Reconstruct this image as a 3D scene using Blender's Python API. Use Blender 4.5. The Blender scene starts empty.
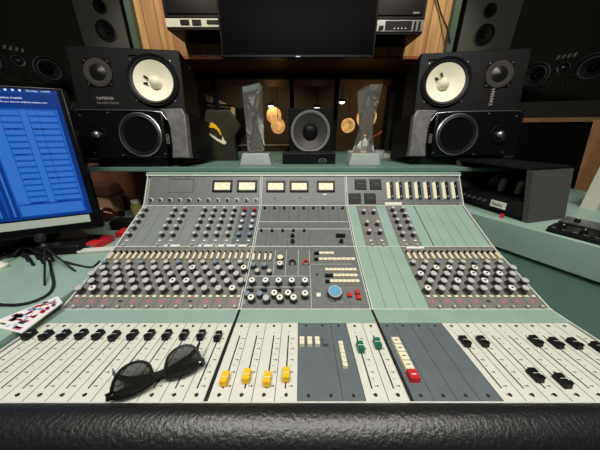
import bpy, math, random
from math import radians as R, sin, cos, pi
from mathutils import Matrix, Vector
random.seed(4)
S = bpy.context.scene
col = S.collection
# ------------------------------------------------------------------ camera
HC = 1.18; PIT = R(22.5); FPX = 225.0
cd = bpy.data.cameras.new('camera'); cam = bpy.data.objects.new('camera', cd); col.objects.link(cam)
cam.location = (0, 0, HC); cam.rotation_euler = (R(90) - PIT, 0, 0)
cd.sensor_width = 36; cd.lens = 36 * FPX / 600; cd.clip_start = .02; cd.clip_end = 60
S.camera = cam
# ------------------------------------------------------------------ world, lights, exposure
W = bpy.data.worlds.new('world'); S.world = W; W.use_nodes = True
W.node_tree.nodes['Background'].inputs[0].default_value = (.9, .95, 1, 1)
W.node_tree.nodes['Background'].inputs[1].default_value = .09
S.view_settings.view_transform = 'Standard'; S.view_settings.look = 'None'
S.view_settings.exposure = 0.0; S.view_settings.gamma = 1; S.view_settings.use_curve_mapping = False
def area(name, loc, tgt, sx, sy, power, color):
    l = bpy.data.lights.new(name, 'AREA'); l.shape = 'RECTANGLE'; l.size = sx; l.size_y = sy
    l.energy = power; l.color = color
    o = bpy.data.objects.new(name, l); col.objects.link(o); o.location = loc
    o.rotation_euler = (Vector(tgt) - Vector(loc)).to_track_quat('-Z', 'Y').to_euler()
    return o
def spot(name, loc, tgt, power, color, ang=70, r=.05, blend=.6):
    l = bpy.data.lights.new(name, 'SPOT'); l.energy = power; l.color = color
    l.spot_size = R(ang); l.spot_blend = blend; l.shadow_soft_size = r
    o = bpy.data.objects.new(name, l); col.objects.link(o); o.location = loc
    o.rotation_euler = (Vector(tgt) - Vector(loc)).to_track_quat('-Z', 'Y').to_euler()
    return o
area('ceiling_softbox', (0.0, -.25, 2.6), (0, .5, .8), 1.7, .5, 36, (1, .97, .91))
spot('ceiling_downlight', (-.55, .15, 2.7), (-.15, .45, .8), 42, (1, .96, .9), 75, .10)
spot('ceiling_downlight', (.75, .1, 2.7), (.3, .5, .8), 42, (1, .96, .9), 75, .10)
spot('ceiling_downlight', (-1.0, 1.1, 2.7), (-.9, 2.15, 1.8), 62, (1, .86, .66), 60, .06)
spot('ceiling_downlight', (.95, 1.1, 2.7), (.8, 2.15, 1.8), 62, (1, .86, .66), 60, .06)
# ------------------------------------------------------------------ photo -> place helper
def ray(px, py):
    u = (px - 300) / FPX; v = (py - 225) / FPX
    return Vector((u, cos(PIT) - v * sin(PIT), -sin(PIT) - v * cos(PIT)))
def atY(px, py, Y): r = ray(px, py); r = r * (Y / r.y); return r + Vector((0, 0, HC))
def atZ(px, py, Z): r = ray(px, py); r = r * ((Z - HC) / r.z); return r + Vector((0, 0, HC))
# ------------------------------------------------------------------ materials
def lin(c):
    return tuple(((x / 255) / 12.92 if x / 255 <= .04045 else ((x / 255 + .055) / 1.055) ** 2.4) for x in c) + (1,)
MATS = {}
def mat(name, rgb, rough=.5, metal=0, spec=.5, noise=0, nscale=30, bump=0, bscale=200, trans=0, ior=1.45,
        emit=None, estr=0, coat=0, wave=None, alpha=1):
    m = bpy.data.materials.new(name); m.use_nodes = True; nt = m.node_tree; b = nt.nodes['Principled BSDF']
    b.inputs['Base Color'].default_value = lin(rgb); b.inputs['Roughness'].default_value = rough
    b.inputs['Metallic'].default_value = metal; b.inputs['Specular IOR Level'].default_value = spec
    b.inputs['Transmission Weight'].default_value = trans; b.inputs['IOR'].default_value = ior
    b.inputs['Coat Weight'].default_value = coat; b.inputs['Alpha'].default_value = alpha
    if emit: b.inputs['Emission Color'].default_value = lin(emit); b.inputs['Emission Strength'].default_value = estr
    tc = nt.nodes.new('ShaderNodeTexCoord')
    if noise:
        n = nt.nodes.new('ShaderNodeTexNoise'); n.inputs['Scale'].default_value = nscale; n.inputs['Detail'].default_value = 6
        nt.links.new(tc.outputs['Object'], n.inputs['Vector'])
        r = nt.nodes.new('ShaderNodeMapRange'); r.inputs[1].default_value = .3; r.inputs[2].default_value = .7
        r.inputs[3].default_value = 1 - noise; r.inputs[4].default_value = 1 + noise
        nt.links.new(n.outputs['Fac'], r.inputs[0])
        h = nt.nodes.new('ShaderNodeHueSaturation'); h.inputs['Color'].default_value = lin(rgb)
        nt.links.new(r.outputs[0], h.inputs['Value']); nt.links.new(h.outputs[0], b.inputs['Base Color'])
        rr = nt.nodes.new('ShaderNodeMapRange'); rr.inputs[3].default_value = max(0, rough - .08); rr.inputs[4].default_value = min(1, rough + .1)
        nt.links.new(n.outputs['Fac'], rr.inputs[0]); nt.links.new(rr.outputs[0], b.inputs['Roughness'])
    if bump:
        n2 = nt.nodes.new('ShaderNodeTexNoise'); n2.inputs['Scale'].default_value = bscale; n2.inputs['Detail'].default_value = 5
        nt.links.new(tc.outputs['Object'], n2.inputs['Vector'])
        bp = nt.nodes.new('ShaderNodeBump'); bp.inputs['Strength'].default_value = bump; bp.inputs['Distance'].default_value = .002
        nt.links.new(n2.outputs['Fac'], bp.inputs['Height']); nt.links.new(bp.outputs[0], b.inputs['Normal'])
    MATS[name] = m
    return m
def wood(name, c1, c2, plank=0.0, rough=.5, axis='Z', grain=1.0):
    m = mat(name, c1, rough); nt = m.node_tree; b = nt.nodes['Principled BSDF']
    tc = nt.nodes['Texture Coordinate']; mp = nt.nodes.new('ShaderNodeMapping')
    sc = {'Z': (26, 26, 1.5), 'X': (1.5, 26, 26), 'Y': (26, 1.5, 26)}[axis]
    mp.inputs['Scale'].default_value = [s * grain for s in sc]
    nt.links.new(tc.outputs['Object'], mp.inputs[0])
    n = nt.nodes.new('ShaderNodeTexNoise'); n.inputs['Scale'].default_value = 1.2; n.inputs['Detail'].default_value = 8; n.inputs['Distortion'].default_value = .8
    nt.links.new(mp.outputs[0], n.inputs['Vector'])
    cr = nt.nodes.new('ShaderNodeValToRGB'); cr.color_ramp.elements[0].position = .3; cr.color_ramp.elements[1].position = .7
    cr.color_ramp.elements[0].color = lin(c2); cr.color_ramp.elements[1].color = lin(c1)
    nt.links.new(n.outputs['Fac'], cr.inputs[0]); out = cr.outputs[0]
    if plank:
        sx = nt.nodes.new('ShaderNodeSeparateXYZ'); nt.links.new(tc.outputs['Object'], sx.inputs[0])
        d = nt.nodes.new('ShaderNodeMath'); d.operation = 'DIVIDE'; d.inputs[1].default_value = plank
        nt.links.new(sx.outputs['X'], d.inputs[0])
        fl = nt.nodes.new('ShaderNodeMath'); fl.operation = 'FLOOR'; nt.links.new(d.outputs[0], fl.inputs[0])
        wn = nt.nodes.new('ShaderNodeTexWhiteNoise'); wn.noise_dimensions = '1D'; nt.links.new(fl.outputs[0], wn.inputs['W'])
        mr = nt.nodes.new('ShaderNodeMapRange'); mr.inputs[3].default_value = .72; mr.inputs[4].default_value = 1.12
        nt.links.new(wn.outputs['Value'], mr.inputs[0])
        fr = nt.nodes.new('ShaderNodeMath'); fr.operation = 'FRACT'; nt.links.new(d.outputs[0], fr.inputs[0])
        gt = nt.nodes.new('ShaderNodeMath'); gt.operation = 'GREATER_THAN'; gt.inputs[1].default_value = .05
        nt.links.new(fr.outputs[0], gt.inputs[0])
        g2 = nt.nodes.new('ShaderNodeMapRange'); g2.inputs[3].default_value = .25; g2.inputs[4].default_value = 1
        nt.links.new(gt.outputs[0], g2.inputs[0])
        mu = nt.nodes.new('ShaderNodeMath'); mu.operation = 'MULTIPLY'
        nt.links.new(mr.outputs[0], mu.inputs[0]); nt.links.new(g2.outputs[0], mu.inputs[1])
        h = nt.nodes.new('ShaderNodeHueSaturation'); nt.links.new(out, h.inputs['Color']); nt.links.new(mu.outputs[0], h.inputs['Value'])
        out = h.outputs[0]
    nt.links.new(out, b.inputs['Base Color'])
    return m
teal = mat('teal_paint', (140, 166, 151), .42, noise=.06, nscale=14, bump=.08, bscale=300)
trim_teal = mat('window_trim_teal', (74, 96, 82), .5)
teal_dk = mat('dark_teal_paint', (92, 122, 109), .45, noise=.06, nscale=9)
pgray = mat('grey_panel', (122, 127, 125), .5, noise=.07, nscale=60)
pgray3 = mat('meter_bridge_grey', (102, 105, 103), .45, noise=.1, nscale=60)
knobskirt = mat('knob_skirt', (44, 43, 41), .45)
pgray2 = mat('darker_grey_panel', (116, 114, 108), .5, noise=.09, nscale=60)
slate = mat('slate_panel', (92, 101, 104), .5, noise=.05, nscale=40)
ivory = mat('ivory_panel', (206, 207, 194), .42, noise=.035, nscale=50)
trimw = mat('pale_trim', (200, 202, 192), .4, noise=.1, nscale=80)
groove = mat('groove_black', (14, 14, 14), .7)
ink = mat('printed_ink', (52, 54, 54), .6)
screwm = mat('screw_metal', (88, 84, 78), .35, metal=.8)
kblack = mat('black_plastic', (18, 18, 19), .42, spec=.25)
kgray = mat('grey_cap', (182, 184, 178), .4)
kwhite = mat('white_cap', (226, 224, 212), .4)
kblue = mat('blue_cap', (112, 132, 148), .4)
kbright = mat('bright_blue_cap', (96, 158, 190), .35)
kred = mat('red_cap', (190, 38, 44), .4)
cream = mat('cream_plastic', (226, 218, 188), .4)
yellow = mat('yellow_plastic', (236, 184, 30), .38)
green = mat('green_plastic', (24, 104, 78), .4)
pink = mat('pink_label', (176, 96, 122), .6)
leather = mat('black_leather', (24, 23, 23), .36, spec=.75, bump=.55, bscale=170)
chrome = mat('polished_metal', (210, 210, 205), .15, metal=1)
satin = mat('satin_metal', (160, 162, 165), .35, metal=.9)
vuface = mat('meter_face', (238, 226, 190), .5, emit=(240, 222, 170), estr=.10)
dglass = mat('meter_glass_dark', (38, 38, 36), .5, spec=.2)
spk = mat('speaker_black', (16, 15, 14), .5, spec=.22, noise=.15, nscale=60, bump=.2, bscale=400)
spk_sat = mat('speaker_gloss_black', (10, 10, 12), .3, spec=.3)
cone_w = mat('pale_paper_cone', (236, 232, 206), .7, noise=.02, nscale=100)
rubber = mat('rubber', (16, 16, 16), .5)
grayring = mat('grey_mesh_ring', (62, 60, 56), .8, spec=.1, noise=.3, nscale=500)
dome = mat('dark_dome', (24, 24, 24), .3, spec=.3)
cone_g = mat('grey_cone', (74, 71, 66), .5)
graycab = mat('grey_cabinet', (72, 76, 68), .7)
silverpl = mat('scuffed_silver_plastic', (122, 120, 120), .36, metal=.4, noise=.22, nscale=40)
blackwall = mat('black_wall_cloth', (50, 48, 42), .9, noise=.1, nscale=8)
crystal = mat('crystal_glass', (240, 240, 234), .03, trans=.93, ior=1.33, spec=.8)
winglass = mat('window_glass', (235, 240, 238), .02, trans=1, ior=1.02)
tvm = mat('tv_black', (4, 4, 5), .35, spec=.04)
wplank = wood('pine_planks', (206, 166, 116), (168, 122, 74), plank=.1, rough=.55)
redwood = wood('red_brown_wood', (176, 100, 62), (136, 70, 44), rough=.5, axis='X')
redlit = wood('reddish_timber', (150, 74, 40), (110, 50, 26), rough=.5)
tan = wood('tan_timber', (214, 164, 112), (176, 126, 78), rough=.5, axis='Z')
tanx = wood('tan_timber_rail', (190, 150, 104), (160, 118, 74), rough=.5, axis='X')
tabc = mat('black_wall_ledge', (20, 19, 17), .8, spec=.2)
white_pt = mat('off_white', (206, 202, 190), .7)
carpetbox = mat('charcoal_carpet', (78, 77, 72), .95, noise=.35, nscale=300, bump=1, bscale=500)
dkgreen = mat('dark_green_frame', (24, 30, 27), .5, spec=.2)
paper = mat('paper', (222, 222, 214), .7)
cable = mat('cable_rubber', (18, 18, 20), .5)
lamp = mat('lamp_paper', (240, 190, 130), .8, emit=(255, 190, 112), estr=.62)
_nt = lamp.node_tree; _n = _nt.nodes.new('ShaderNodeTexNoise'); _n.inputs['Scale'].default_value = 14; _r = _nt.nodes.new('ShaderNodeMapRange')
_r.inputs[1].default_value = .35; _r.inputs[2].default_value = .7; _r.inputs[3].default_value = .35; _r.inputs[4].default_value = 1.1
_nt.links.new(_nt.nodes['Texture Coordinate'].outputs['Object'], _n.inputs['Vector']); _nt.links.new(_n.outputs['Fac'], _r.inputs[0]); _nt.links.new(_r.outputs[0], _nt.nodes['Principled BSDF'].inputs['Emission Strength'])
bulb = mat('bulb', (255, 240, 220), .5, emit=(255, 240, 214), estr=8)
smoke_lens = mat('smoked_lens', (30, 34, 26), .1, spec=.06, alpha=.6)
gtext = mat('faded_text', (120, 120, 114), .6)
roomwall = mat('live_room_wall', (78, 72, 62), .8, noise=.1, nscale=4)
carpet = mat('grey_carpet', (60, 58, 56), .95, noise=.2, nscale=80, bump=.6, bscale=300)
ceilm = mat('ceiling_paint', (150, 145, 138), .9)
amber = mat('amber_glass', (110, 44, 22), .1, trans=.5)
olive = mat('olive_plaque', (44, 42, 28), .45, noise=.15, nscale=30)
# ------------------------------------------------------------------ mesh builder
class MB:
    def __init__(s, *mats):
        s.v = []; s.f = []; s.mi = []; s.mats = list(mats); s.c = 0; s.M = Matrix()
    def use(s, m):
        if m not in s.mats: s.mats.append(m)
        s.c = s.mats.index(m); return s
    def at(s, M): s.M = M; return s
    def add(s, vs, fs):
        b = len(s.v); s.v += [tuple(s.M @ Vector(v)) for v in vs]
        s.f += [tuple(b + i for i in f) for f in fs]; s.mi += [s.c] * len(fs); return s
    def box(s, x0, x1, y0, y1, z0, z1, ch=0):
        if ch:
            return s.prism([(x0 + ch, y0), (x1 - ch, y0), (x1, y0 + ch), (x1, y1 - ch), (x1 - ch, y1), (x0 + ch, y1), (x0, y1 - ch), (x0, y0 + ch)], z0, z1)
        vs = [(x, y, z) for x in (x0, x1) for y in (y0, y1) for z in (z0, z1)]
        return s.add(vs, [(0, 1, 3, 2), (4, 6, 7, 5), (0, 4, 5, 1), (2, 3, 7, 6), (0, 2, 6, 4), (1, 5, 7, 3)])
    def frust(s, x0, x1, y0, y1, z0, z1, i, j=None):
        j = i if j is None else j
        vs = [(x0, y0, z0), (x1, y0, z0), (x1, y1, z0), (x0, y1, z0), (x0 + i, y0 + j, z1), (x1 - i, y0 + j, z1), (x1 - i, y1 - j, z1), (x0 + i, y1 - j, z1)]
        return s.add(vs, [(3, 2, 1, 0), (4, 5, 6, 7), (0, 1, 5, 4), (1, 2, 6, 5), (2, 3, 7, 6), (3, 0, 4, 7)])
    def prism(s, poly, z0, z1):
        n = len(poly); vs = [(x, y, z0) for x, y in poly] + [(x, y, z1) for x, y in poly]
        return s.add(vs, [tuple(range(n))[::-1], tuple(range(n, 2 * n))] + [(i, (i + 1) % n, n + (i + 1) % n, n + i) for i in range(n)])
    def lathe(s, prof, n=24, c=(0, 0, 0), cap=True):
        vs = []; fs = []
        for r, z in prof:
            vs += [(c[0] + r * cos(2 * pi * k / n), c[1] + r * sin(2 * pi * k / n), c[2] + z) for k in range(n)]
        for i in range(len(prof) - 1):
            for k in range(n):
                a = i * n + k; b = i * n + (k + 1) % n
                fs.append((a, b, b + n, a + n))
        if cap: fs.append(tuple(range(n))[::-1]); fs.append(tuple(range((len(prof) - 1) * n, len(prof) * n)))
        return s.add(vs, fs)
    def disc(s, x, y, z, r, n=12): return s.lathe([(r, 0), (r * .9, .0004)], n, (x, y, z))
    def quad(s, x0, x1, y0, y1, z): return s.add([(x0, y0, z), (x1, y0, z), (x1, y1, z), (x0, y1, z)], [(0, 1, 2, 3)])
    def tube(s, pts, r, n=8):
        pts = [Vector(p) for p in pts]; rs = r if isinstance(r, (list, tuple)) else [r] * len(pts)
        vs = []; fs = []; up = Vector((0, 0, 1))
        for i, p in enumerate(pts):
            t = (pts[min(i + 1, len(pts) - 1)] - pts[max(i - 1, 0)]).normalized()
            a = t.cross(up)
            if a.length < 1e-3: a = t.cross(Vector((1, 0, 0)))
            a.normalize(); b = a.cross(t)
            vs += [tuple(p + (a * cos(2 * pi * k / n) + b * sin(2 * pi * k / n)) * rs[i]) for k in range(n)]
        for i in range(len(pts) - 1):
            for k in range(n):
                fs.append((i * n + k, i * n + (k + 1) % n, (i + 1) * n + (k + 1) % n, (i + 1) * n + k))
        fs.append(tuple(range(n))[::-1]); fs.append(tuple(range((len(pts) - 1) * n, len(pts) * n)))
        return s.add(vs, fs)
    def mesh(s, name, ang=35):
        me = bpy.data.meshes.new(name); me.from_pydata(s.v, [], s.f)
        for m in (s.mats or [kblack]): me.materials.append(m)
        me.polygons.foreach_set('material_index', s.mi)
        import bmesh
        bm = bmesh.new(); bm.from_mesh(me); bmesh.ops.recalc_face_normals(bm, faces=bm.faces); bm.to_mesh(me); bm.free()
        me.polygons.foreach_set('use_smooth', [True] * len(me.polygons)); me.set_sharp_from_angle(angle=R(ang))
        return me
    def build(s, name, parent=None, M=None, bevel=0, seg=2, ang=35):
        o = obj(name, s.mesh(name, ang), parent, M)
        if bevel:
            b = o.modifiers.new('bevel', 'BEVEL'); b.width = bevel; b.segments = seg; b.limit_method = 'ANGLE'; b.angle_limit = R(40)
        return o
WM = {}
def obj(name, data, parent=None, M=None):
    """link one object; M is its WORLD matrix (identity by default)"""
    o = bpy.data.objects.new(name, data); col.objects.link(o)
    M = Matrix() if M is None else M
    if parent:
        o.parent = parent; o.matrix_basis = WM[parent.name].inverted() @ M
    else: o.matrix_basis = M
    WM[o.name] = M.copy()
    return o
def tag(o, label=None, cat=None, group=None, kind=None):
    if label: o['label'] = label
    if cat: o['category'] = cat
    if group: o['group'] = group
    if kind: o['kind'] = kind
    return o
def thing(name, label, cat, M, group=None, parent=None):
    return tag(obj(name, None, None, M), label, cat, group)
def T(x, y=0, z=0): return Matrix.Translation((x, y, z) if not isinstance(x, Vector) else x)
def face(loc, yaw=0, tilt=0, roll=0):
    """frame whose X is right, Y is up, Z points out of the face towards -y of the room"""
    return Matrix.Translation(loc) @ Matrix.Rotation(R(yaw), 4, 'Z') @ Matrix.Rotation(R(90 - tilt), 4, 'X') @ Matrix.Rotation(R(roll), 4, 'Z')
def text_mesh(body, size, m, ext=.0003, sx=1.0, align='LEFT'):
    c = bpy.data.curves.new('lettering', 'FONT'); c.body = body; c.size = size; c.extrude = ext; c.align_x = align
    o = bpy.data.objects.new('lettering', c); col.objects.link(o)
    dg = bpy.context.evaluated_depsgraph_get(); me = bpy.data.meshes.new_from_object(o.evaluated_get(dg))
    col.objects.unlink(o); bpy.data.objects.remove(o)
    for v in me.vertices: v.co.x *= sx
    me.materials.clear(); me.materials.append(m)
    return me
def struct(name, mb, M=None, **k): return tag(mb.build(name, None, M, **k), kind='structure')

def cutholes(o, holes, depth=.04):
    mb = MB(rubber)
    for x, y, r in holes: mb.lathe([(r, -depth), (r, .02)], 48, (x, y, 0))
    c = bpy.data.objects.new('cutter', mb.mesh('cutter')); col.objects.link(c)
    M = obj_world(o); c.matrix_basis = M
    t = bpy.data.objects.new('target', o.data); col.objects.link(t); t.matrix_basis = M
    b = t.modifiers.new('cut', 'BOOLEAN'); b.object = c; b.operation = 'DIFFERENCE'; b.solver = 'EXACT'
    bpy.context.view_layer.update(); dg = bpy.context.evaluated_depsgraph_get()
    me = bpy.data.meshes.new_from_object(t.evaluated_get(dg)); me.name = o.name; me.set_sharp_from_angle(angle=R(35))
    o.data = me
    for q in (t, c): bpy.data.objects.remove(q)
    return o
def obj_world(o): return WM[o.name]
# ================================================================== THE ROOM
WY = 2.2                                            # plane of the front wall
zb = atY(300, 56, WY).z                             # bottom of the planked wall
zt = 2.8
xl, xr = atY(142, 42, WY).x, atY(443, 50, WY).x
MB(carpet).box(-3.4, 3.4, -2.2, 6.2, -.05, 0).build('floor'); tag(bpy.data.objects['floor'], kind='structure')
struct('ceiling', MB(ceilm).box(-3.4, 3.4, -2.2, WY + .2, zt, zt + .05))
struct('wall_back', MB(roomwall).box(-3.4, 3.4, -2.25, -2.2, 0, zt))
struct('wall_left', MB(blackwall).box(-3.4, -3.35, -2.2, 6.2, 0, zt))
struct('wall_right', MB(blackwall).box(3.35, 3.4, -2.2, 6.2, 0, zt))
struct('wall_front', MB(wplank).box(xl - .02, xr + .02, WY, WY + .06, zb, zt))
# the soffit over the studio window, red brown boards
struct('trim_1', MB(redwood).box(xl - .1, xr + .1, WY + .0, 3.4, zb - .02, zb))
for n, x in ((2, xl), (3, xr)):
    s = 1 if n == 3 else -1
    struct('trim_%d' % n, MB(trim_teal).box(min(x, x + s * .045), max(x, x + s * .045), WY - .05, WY + .06, zb - .12, zt))
# black angled walls beside the planked wall
def wallseg(name, a, b, z0, z1, m, th=.05):
    a = Vector(a); b = Vector(b); d = (b - a).normalized(); n = Vector((-d.y, d.x)) * th
    if n.y < 0: n = -n
    return struct(name, MB(m).prism([tuple(a), tuple(b), tuple(b + n), tuple(a + n)], z0, z1))
wallseg('wall_front_left', (xl - .05, 2.62), (-3.35, 2.45), 0, zt, blackwall)
wallseg('wall_front_right', (xr + .05, 2.62), (3.35, 2.45), 0, zt, blackwall)
struct('wall_reveal_left', MB(blackwall).box(xl - .06, xl - .0, WY + .06, 3.4, 0, zt))
struct('wall_reveal_right', MB(blackwall).box(xr, xr + .06, WY + .06, 3.4, 0, zt))
# studio window
struct('window_sill', MB(dkgreen).box(xl, xr, 1.75, 3.4, .86, .90)); bpy.data.objects['window_sill'].name = 'trim_4'
gy = 2.7
w1 = tag(obj('window_1', None, None, T(0, gy, .9)), kind='structure')
fr = MB(dkgreen)
for px in (216, 292, 336, 392):
    x = atY(px, 100, gy).x; fr.box(x - .022, x + .022, gy - .03, gy + .03, .9, zb - .02)
fr.box(xl, xr, gy - .03, gy + .03, .9, .94); fr.box(xl, xr, gy - .03, gy + .03, zb - .07, zb - .02)
fr.build('window_frame', w1)
MB(winglass).box(xl, xr, gy - .003, gy + .003, .94, zb - .07).build('window_pane', w1)
# live room beyond
struct('wall_live_room', MB(roomwall).box(-3.35, 3.35, 6.0, 6.05, 0, zt))
struct('ceiling_live_room', MB(mat('live_room_ceiling', (58, 50, 42), .9)).box(-3.35, 3.35, 3.4, 6.0, 2.35, 2.4))
spot('live_room_downlight', (-.6, 4.4, 2.3), (-.8, 5.6, .9), 60, (1, .7, .42), 110, .1)
spot('live_room_downlight', (1.5, 4.3, 2.3), (1.7, 5.6, 1.0), 60, (1, .62, .34), 110, .1)
a, b = atY(345, 155, 5), atY(424, 106, 5)
rl = thing('stair_handrail', 'dark red sloping handrail seen through the studio window on the right', 'handrail', T(a))
MB(redlit).tube([a, b], .03).build('rail', rl)
for k in range(3):
    p = a.lerp(b, .35 + .3 * k); MB(redlit).box(p.x - .015, p.x + .015, p.y - .015, p.y + .015, .0, p.z - .02).build('baluster', rl)
x0, x1 = atY(386, 120, 5.3).x, atY(392, 120, 5.3).x
tag(MB(redlit).box(x0, x1 + .03, 5.3, 5.4, 0, 2.35).build('timber_post'), 'tall reddish timber post beyond the studio glass beside the handrail', 'post')
x0, x1 = atY(392, 120, 5.6).x, atY(432, 120, 5.6).x
tag(MB(redlit).box(x0 + .1, x1, 5.6, 5.66, 0, atY(400, 106, 5.6).z).box(x0 + .25, x1 - .1, 5.58, 5.6, .3, atY(400, 112, 5.6).z).build('timber_screen'), 'reddish timber partition in the far room behind the handrail', 'partition')
p0, p1 = atY(198, 93, 5), atY(233, 116, 5)
st = thing('staircase', 'pale staircase underside seen through the studio window at the left', 'staircase', T(p0.x, 5, 0))
sm = MB(white_pt)
A = [atY(*q, 5) for q in ((188, 92), (205, 94), (233, 108), (233, 118), (222, 112), (188, 107))]
sm.at(Matrix(((1, 0, 0, 0), (0, 0, 1, 0), (0, 1, 0, 0), (0, 0, 0, 1)))).prism([(q.x, q.z) for q in A], 5.0, 5.5)
sm.build('flight', st)
MB(redlit).box(A[1].x, A[1].x + .08, 5.1, 5.2, 0, A[1].z - .1).build('newel_post', st)
q = atY(212, 103, 4.95)
MB(kblack).tube([atY(204, 102, 4.95), atY(212, 104, 4.95), atY(232, 106, 4.95)], .022).build('railing', st)
q0, q1 = atY(237, 128, 4.6), atY(262, 108, 4.6)
sg = thing('wall_sign', 'black sign with pale letters GMI behind the left crystal trophy', 'sign', T(q0))
MB(mat('sign_black', (20, 20, 19), .5)).box(q0.x, q1.x, 4.6, 4.64, q0.z, q1.z).build('board', sg)
t0 = atY(249, 126, 4.59); hgt = atY(249, 115, 4.59).z - t0.z
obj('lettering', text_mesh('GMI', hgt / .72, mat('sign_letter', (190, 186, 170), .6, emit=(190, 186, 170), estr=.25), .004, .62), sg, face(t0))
q0, q1 = atY(236, 151, 4.2), atY(291, 146, 4.2)
t = thing('studio_desk', 'dark table with pale edge in the far room behind the left trophy', 'table', T(q0.x, 4.2, 0))
MB(gtext).box(q0.x, q1.x, 4.2, 4.8, q1.z - .02, q1.z).build('tabletop', t)
for x in (q0.x + .05, q1.x - .05): MB(kblack).box(x - .02, x + .02, 4.25, 4.29, 0, q1.z - .02).build('leg', t)
q0, q1 = atY(174, 118, 5.2), atY(245, 113.5, 5.2)
struct('trim_11', MB(mat('pale_ledge', (140, 130, 112), .7)).box(q0.x, q1.x, 5.2, 6.0, q0.z, q1.z))
# lit things in the live room
def lantern(px, py, Y, r, lab):
    c = atY(px, py, Y); t = thing('paper_lantern', lab, 'lamp', T(c), 'paper lanterns in the far room')
    MB(lamp).lathe([(r * sin(pi * k / 12) + .004, -r * 1.05 * cos(pi * k / 12)) for k in range(13)], 20, c).build('shade', t)
    MB(kblack).tube([c + Vector((0, 0, r)), (c.x, c.y, 2.36)], .005).build('cord', t)
    l = bpy.data.lights.new('lantern_fill', 'POINT'); l.energy = 9; l.color = (1, .66, .36); l.shadow_soft_size = .004
    lo = bpy.data.objects.new('lantern_fill', l); col.objects.link(lo); lo.location = c + Vector((0, 0, r + .12))  # stands in for the lantern's glow, added above the shade to light soffit
lantern(274, 115.5, 4.7, .135, 'orange paper lantern nearest the left trophy, upper one of a close pair')
lantern(278, 126, 4.3, .12, 'orange paper lantern touching the other one, lower and right of the pair')
lantern(348, 125.5, 4.3, .115, 'round orange paper lantern just left of the right crystal trophy')
lantern(366.5, 117.5, 4.5, .17, 'orange paper lantern seen through the right crystal trophy')
for px, py, rr, lab in ((271, 106, .05, 'bright white bulb above the pair of paper lanterns'), (317, 108, .06, 'oval ceiling light directly above the subwoofer'),
                        (342, 102, .05, 'small ceiling light right of the subwoofer'), (246, 99, .04, 'small bright bulb behind the left crystal trophy')):
    c = atY(px, py, 4.9)
    t = thing('ceiling_spotlight', lab, 'ceiling light', T(c), 'ceiling lights in the far room')
    MB(bulb).lathe([(rr, 0), (rr * .8, -.02), (rr * .3, -.03)], 16, c).build('bulb', t)
    MB(kblack).lathe([(rr * 1.25, .0), (rr * 1.25, .05)], 16, c).tube([c + Vector((0, 0, .05)), (c.x, c.y, 2.36)], .008).build('fitting', t)

# right side: tan rail and slanted post, dark glass
a, b = atY(524, 118, 1.9), atY(620, 110.5, 1.75)
struct('trim_5', MB(tanx).prism([(a.x, a.y), (b.x, b.y), (b.x + .02, b.y + .2), (a.x, a.y + .2)], a.z - .03, a.z))
struct('wall_window_right', MB(mat('dark_reflective_glass', (22, 23, 20), .15)).prism([(a.x - .1, a.y + .02), (b.x + .3, b.y - .02), (b.x + .3, b.y + .03), (a.x - .1, a.y + .07)], .2, a.z - .03)); bpy.data.objects['wall_window_right'].name = 'window_2'
p, q = atY(612, 120, 1.35), atY(576, 222, 1.35)
d = Vector((1, 0, 0)) * .10
po = MB(tan).add([tuple(p - d), tuple(p + d * .35), tuple(q + d * .3), tuple(q - d * .75)] + [tuple(v + Vector((.12, .06, 0))) for v in (p - d, p + d * .35, q + d * .3, q - d * .75)],
                 [(0, 1, 2, 3), (7, 6, 5, 4), (0, 4, 5, 1), (1, 5, 6, 2), (2, 6, 7, 3), (3, 7, 4, 0)])
struct('trim_6', po, bevel=.004)

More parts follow.
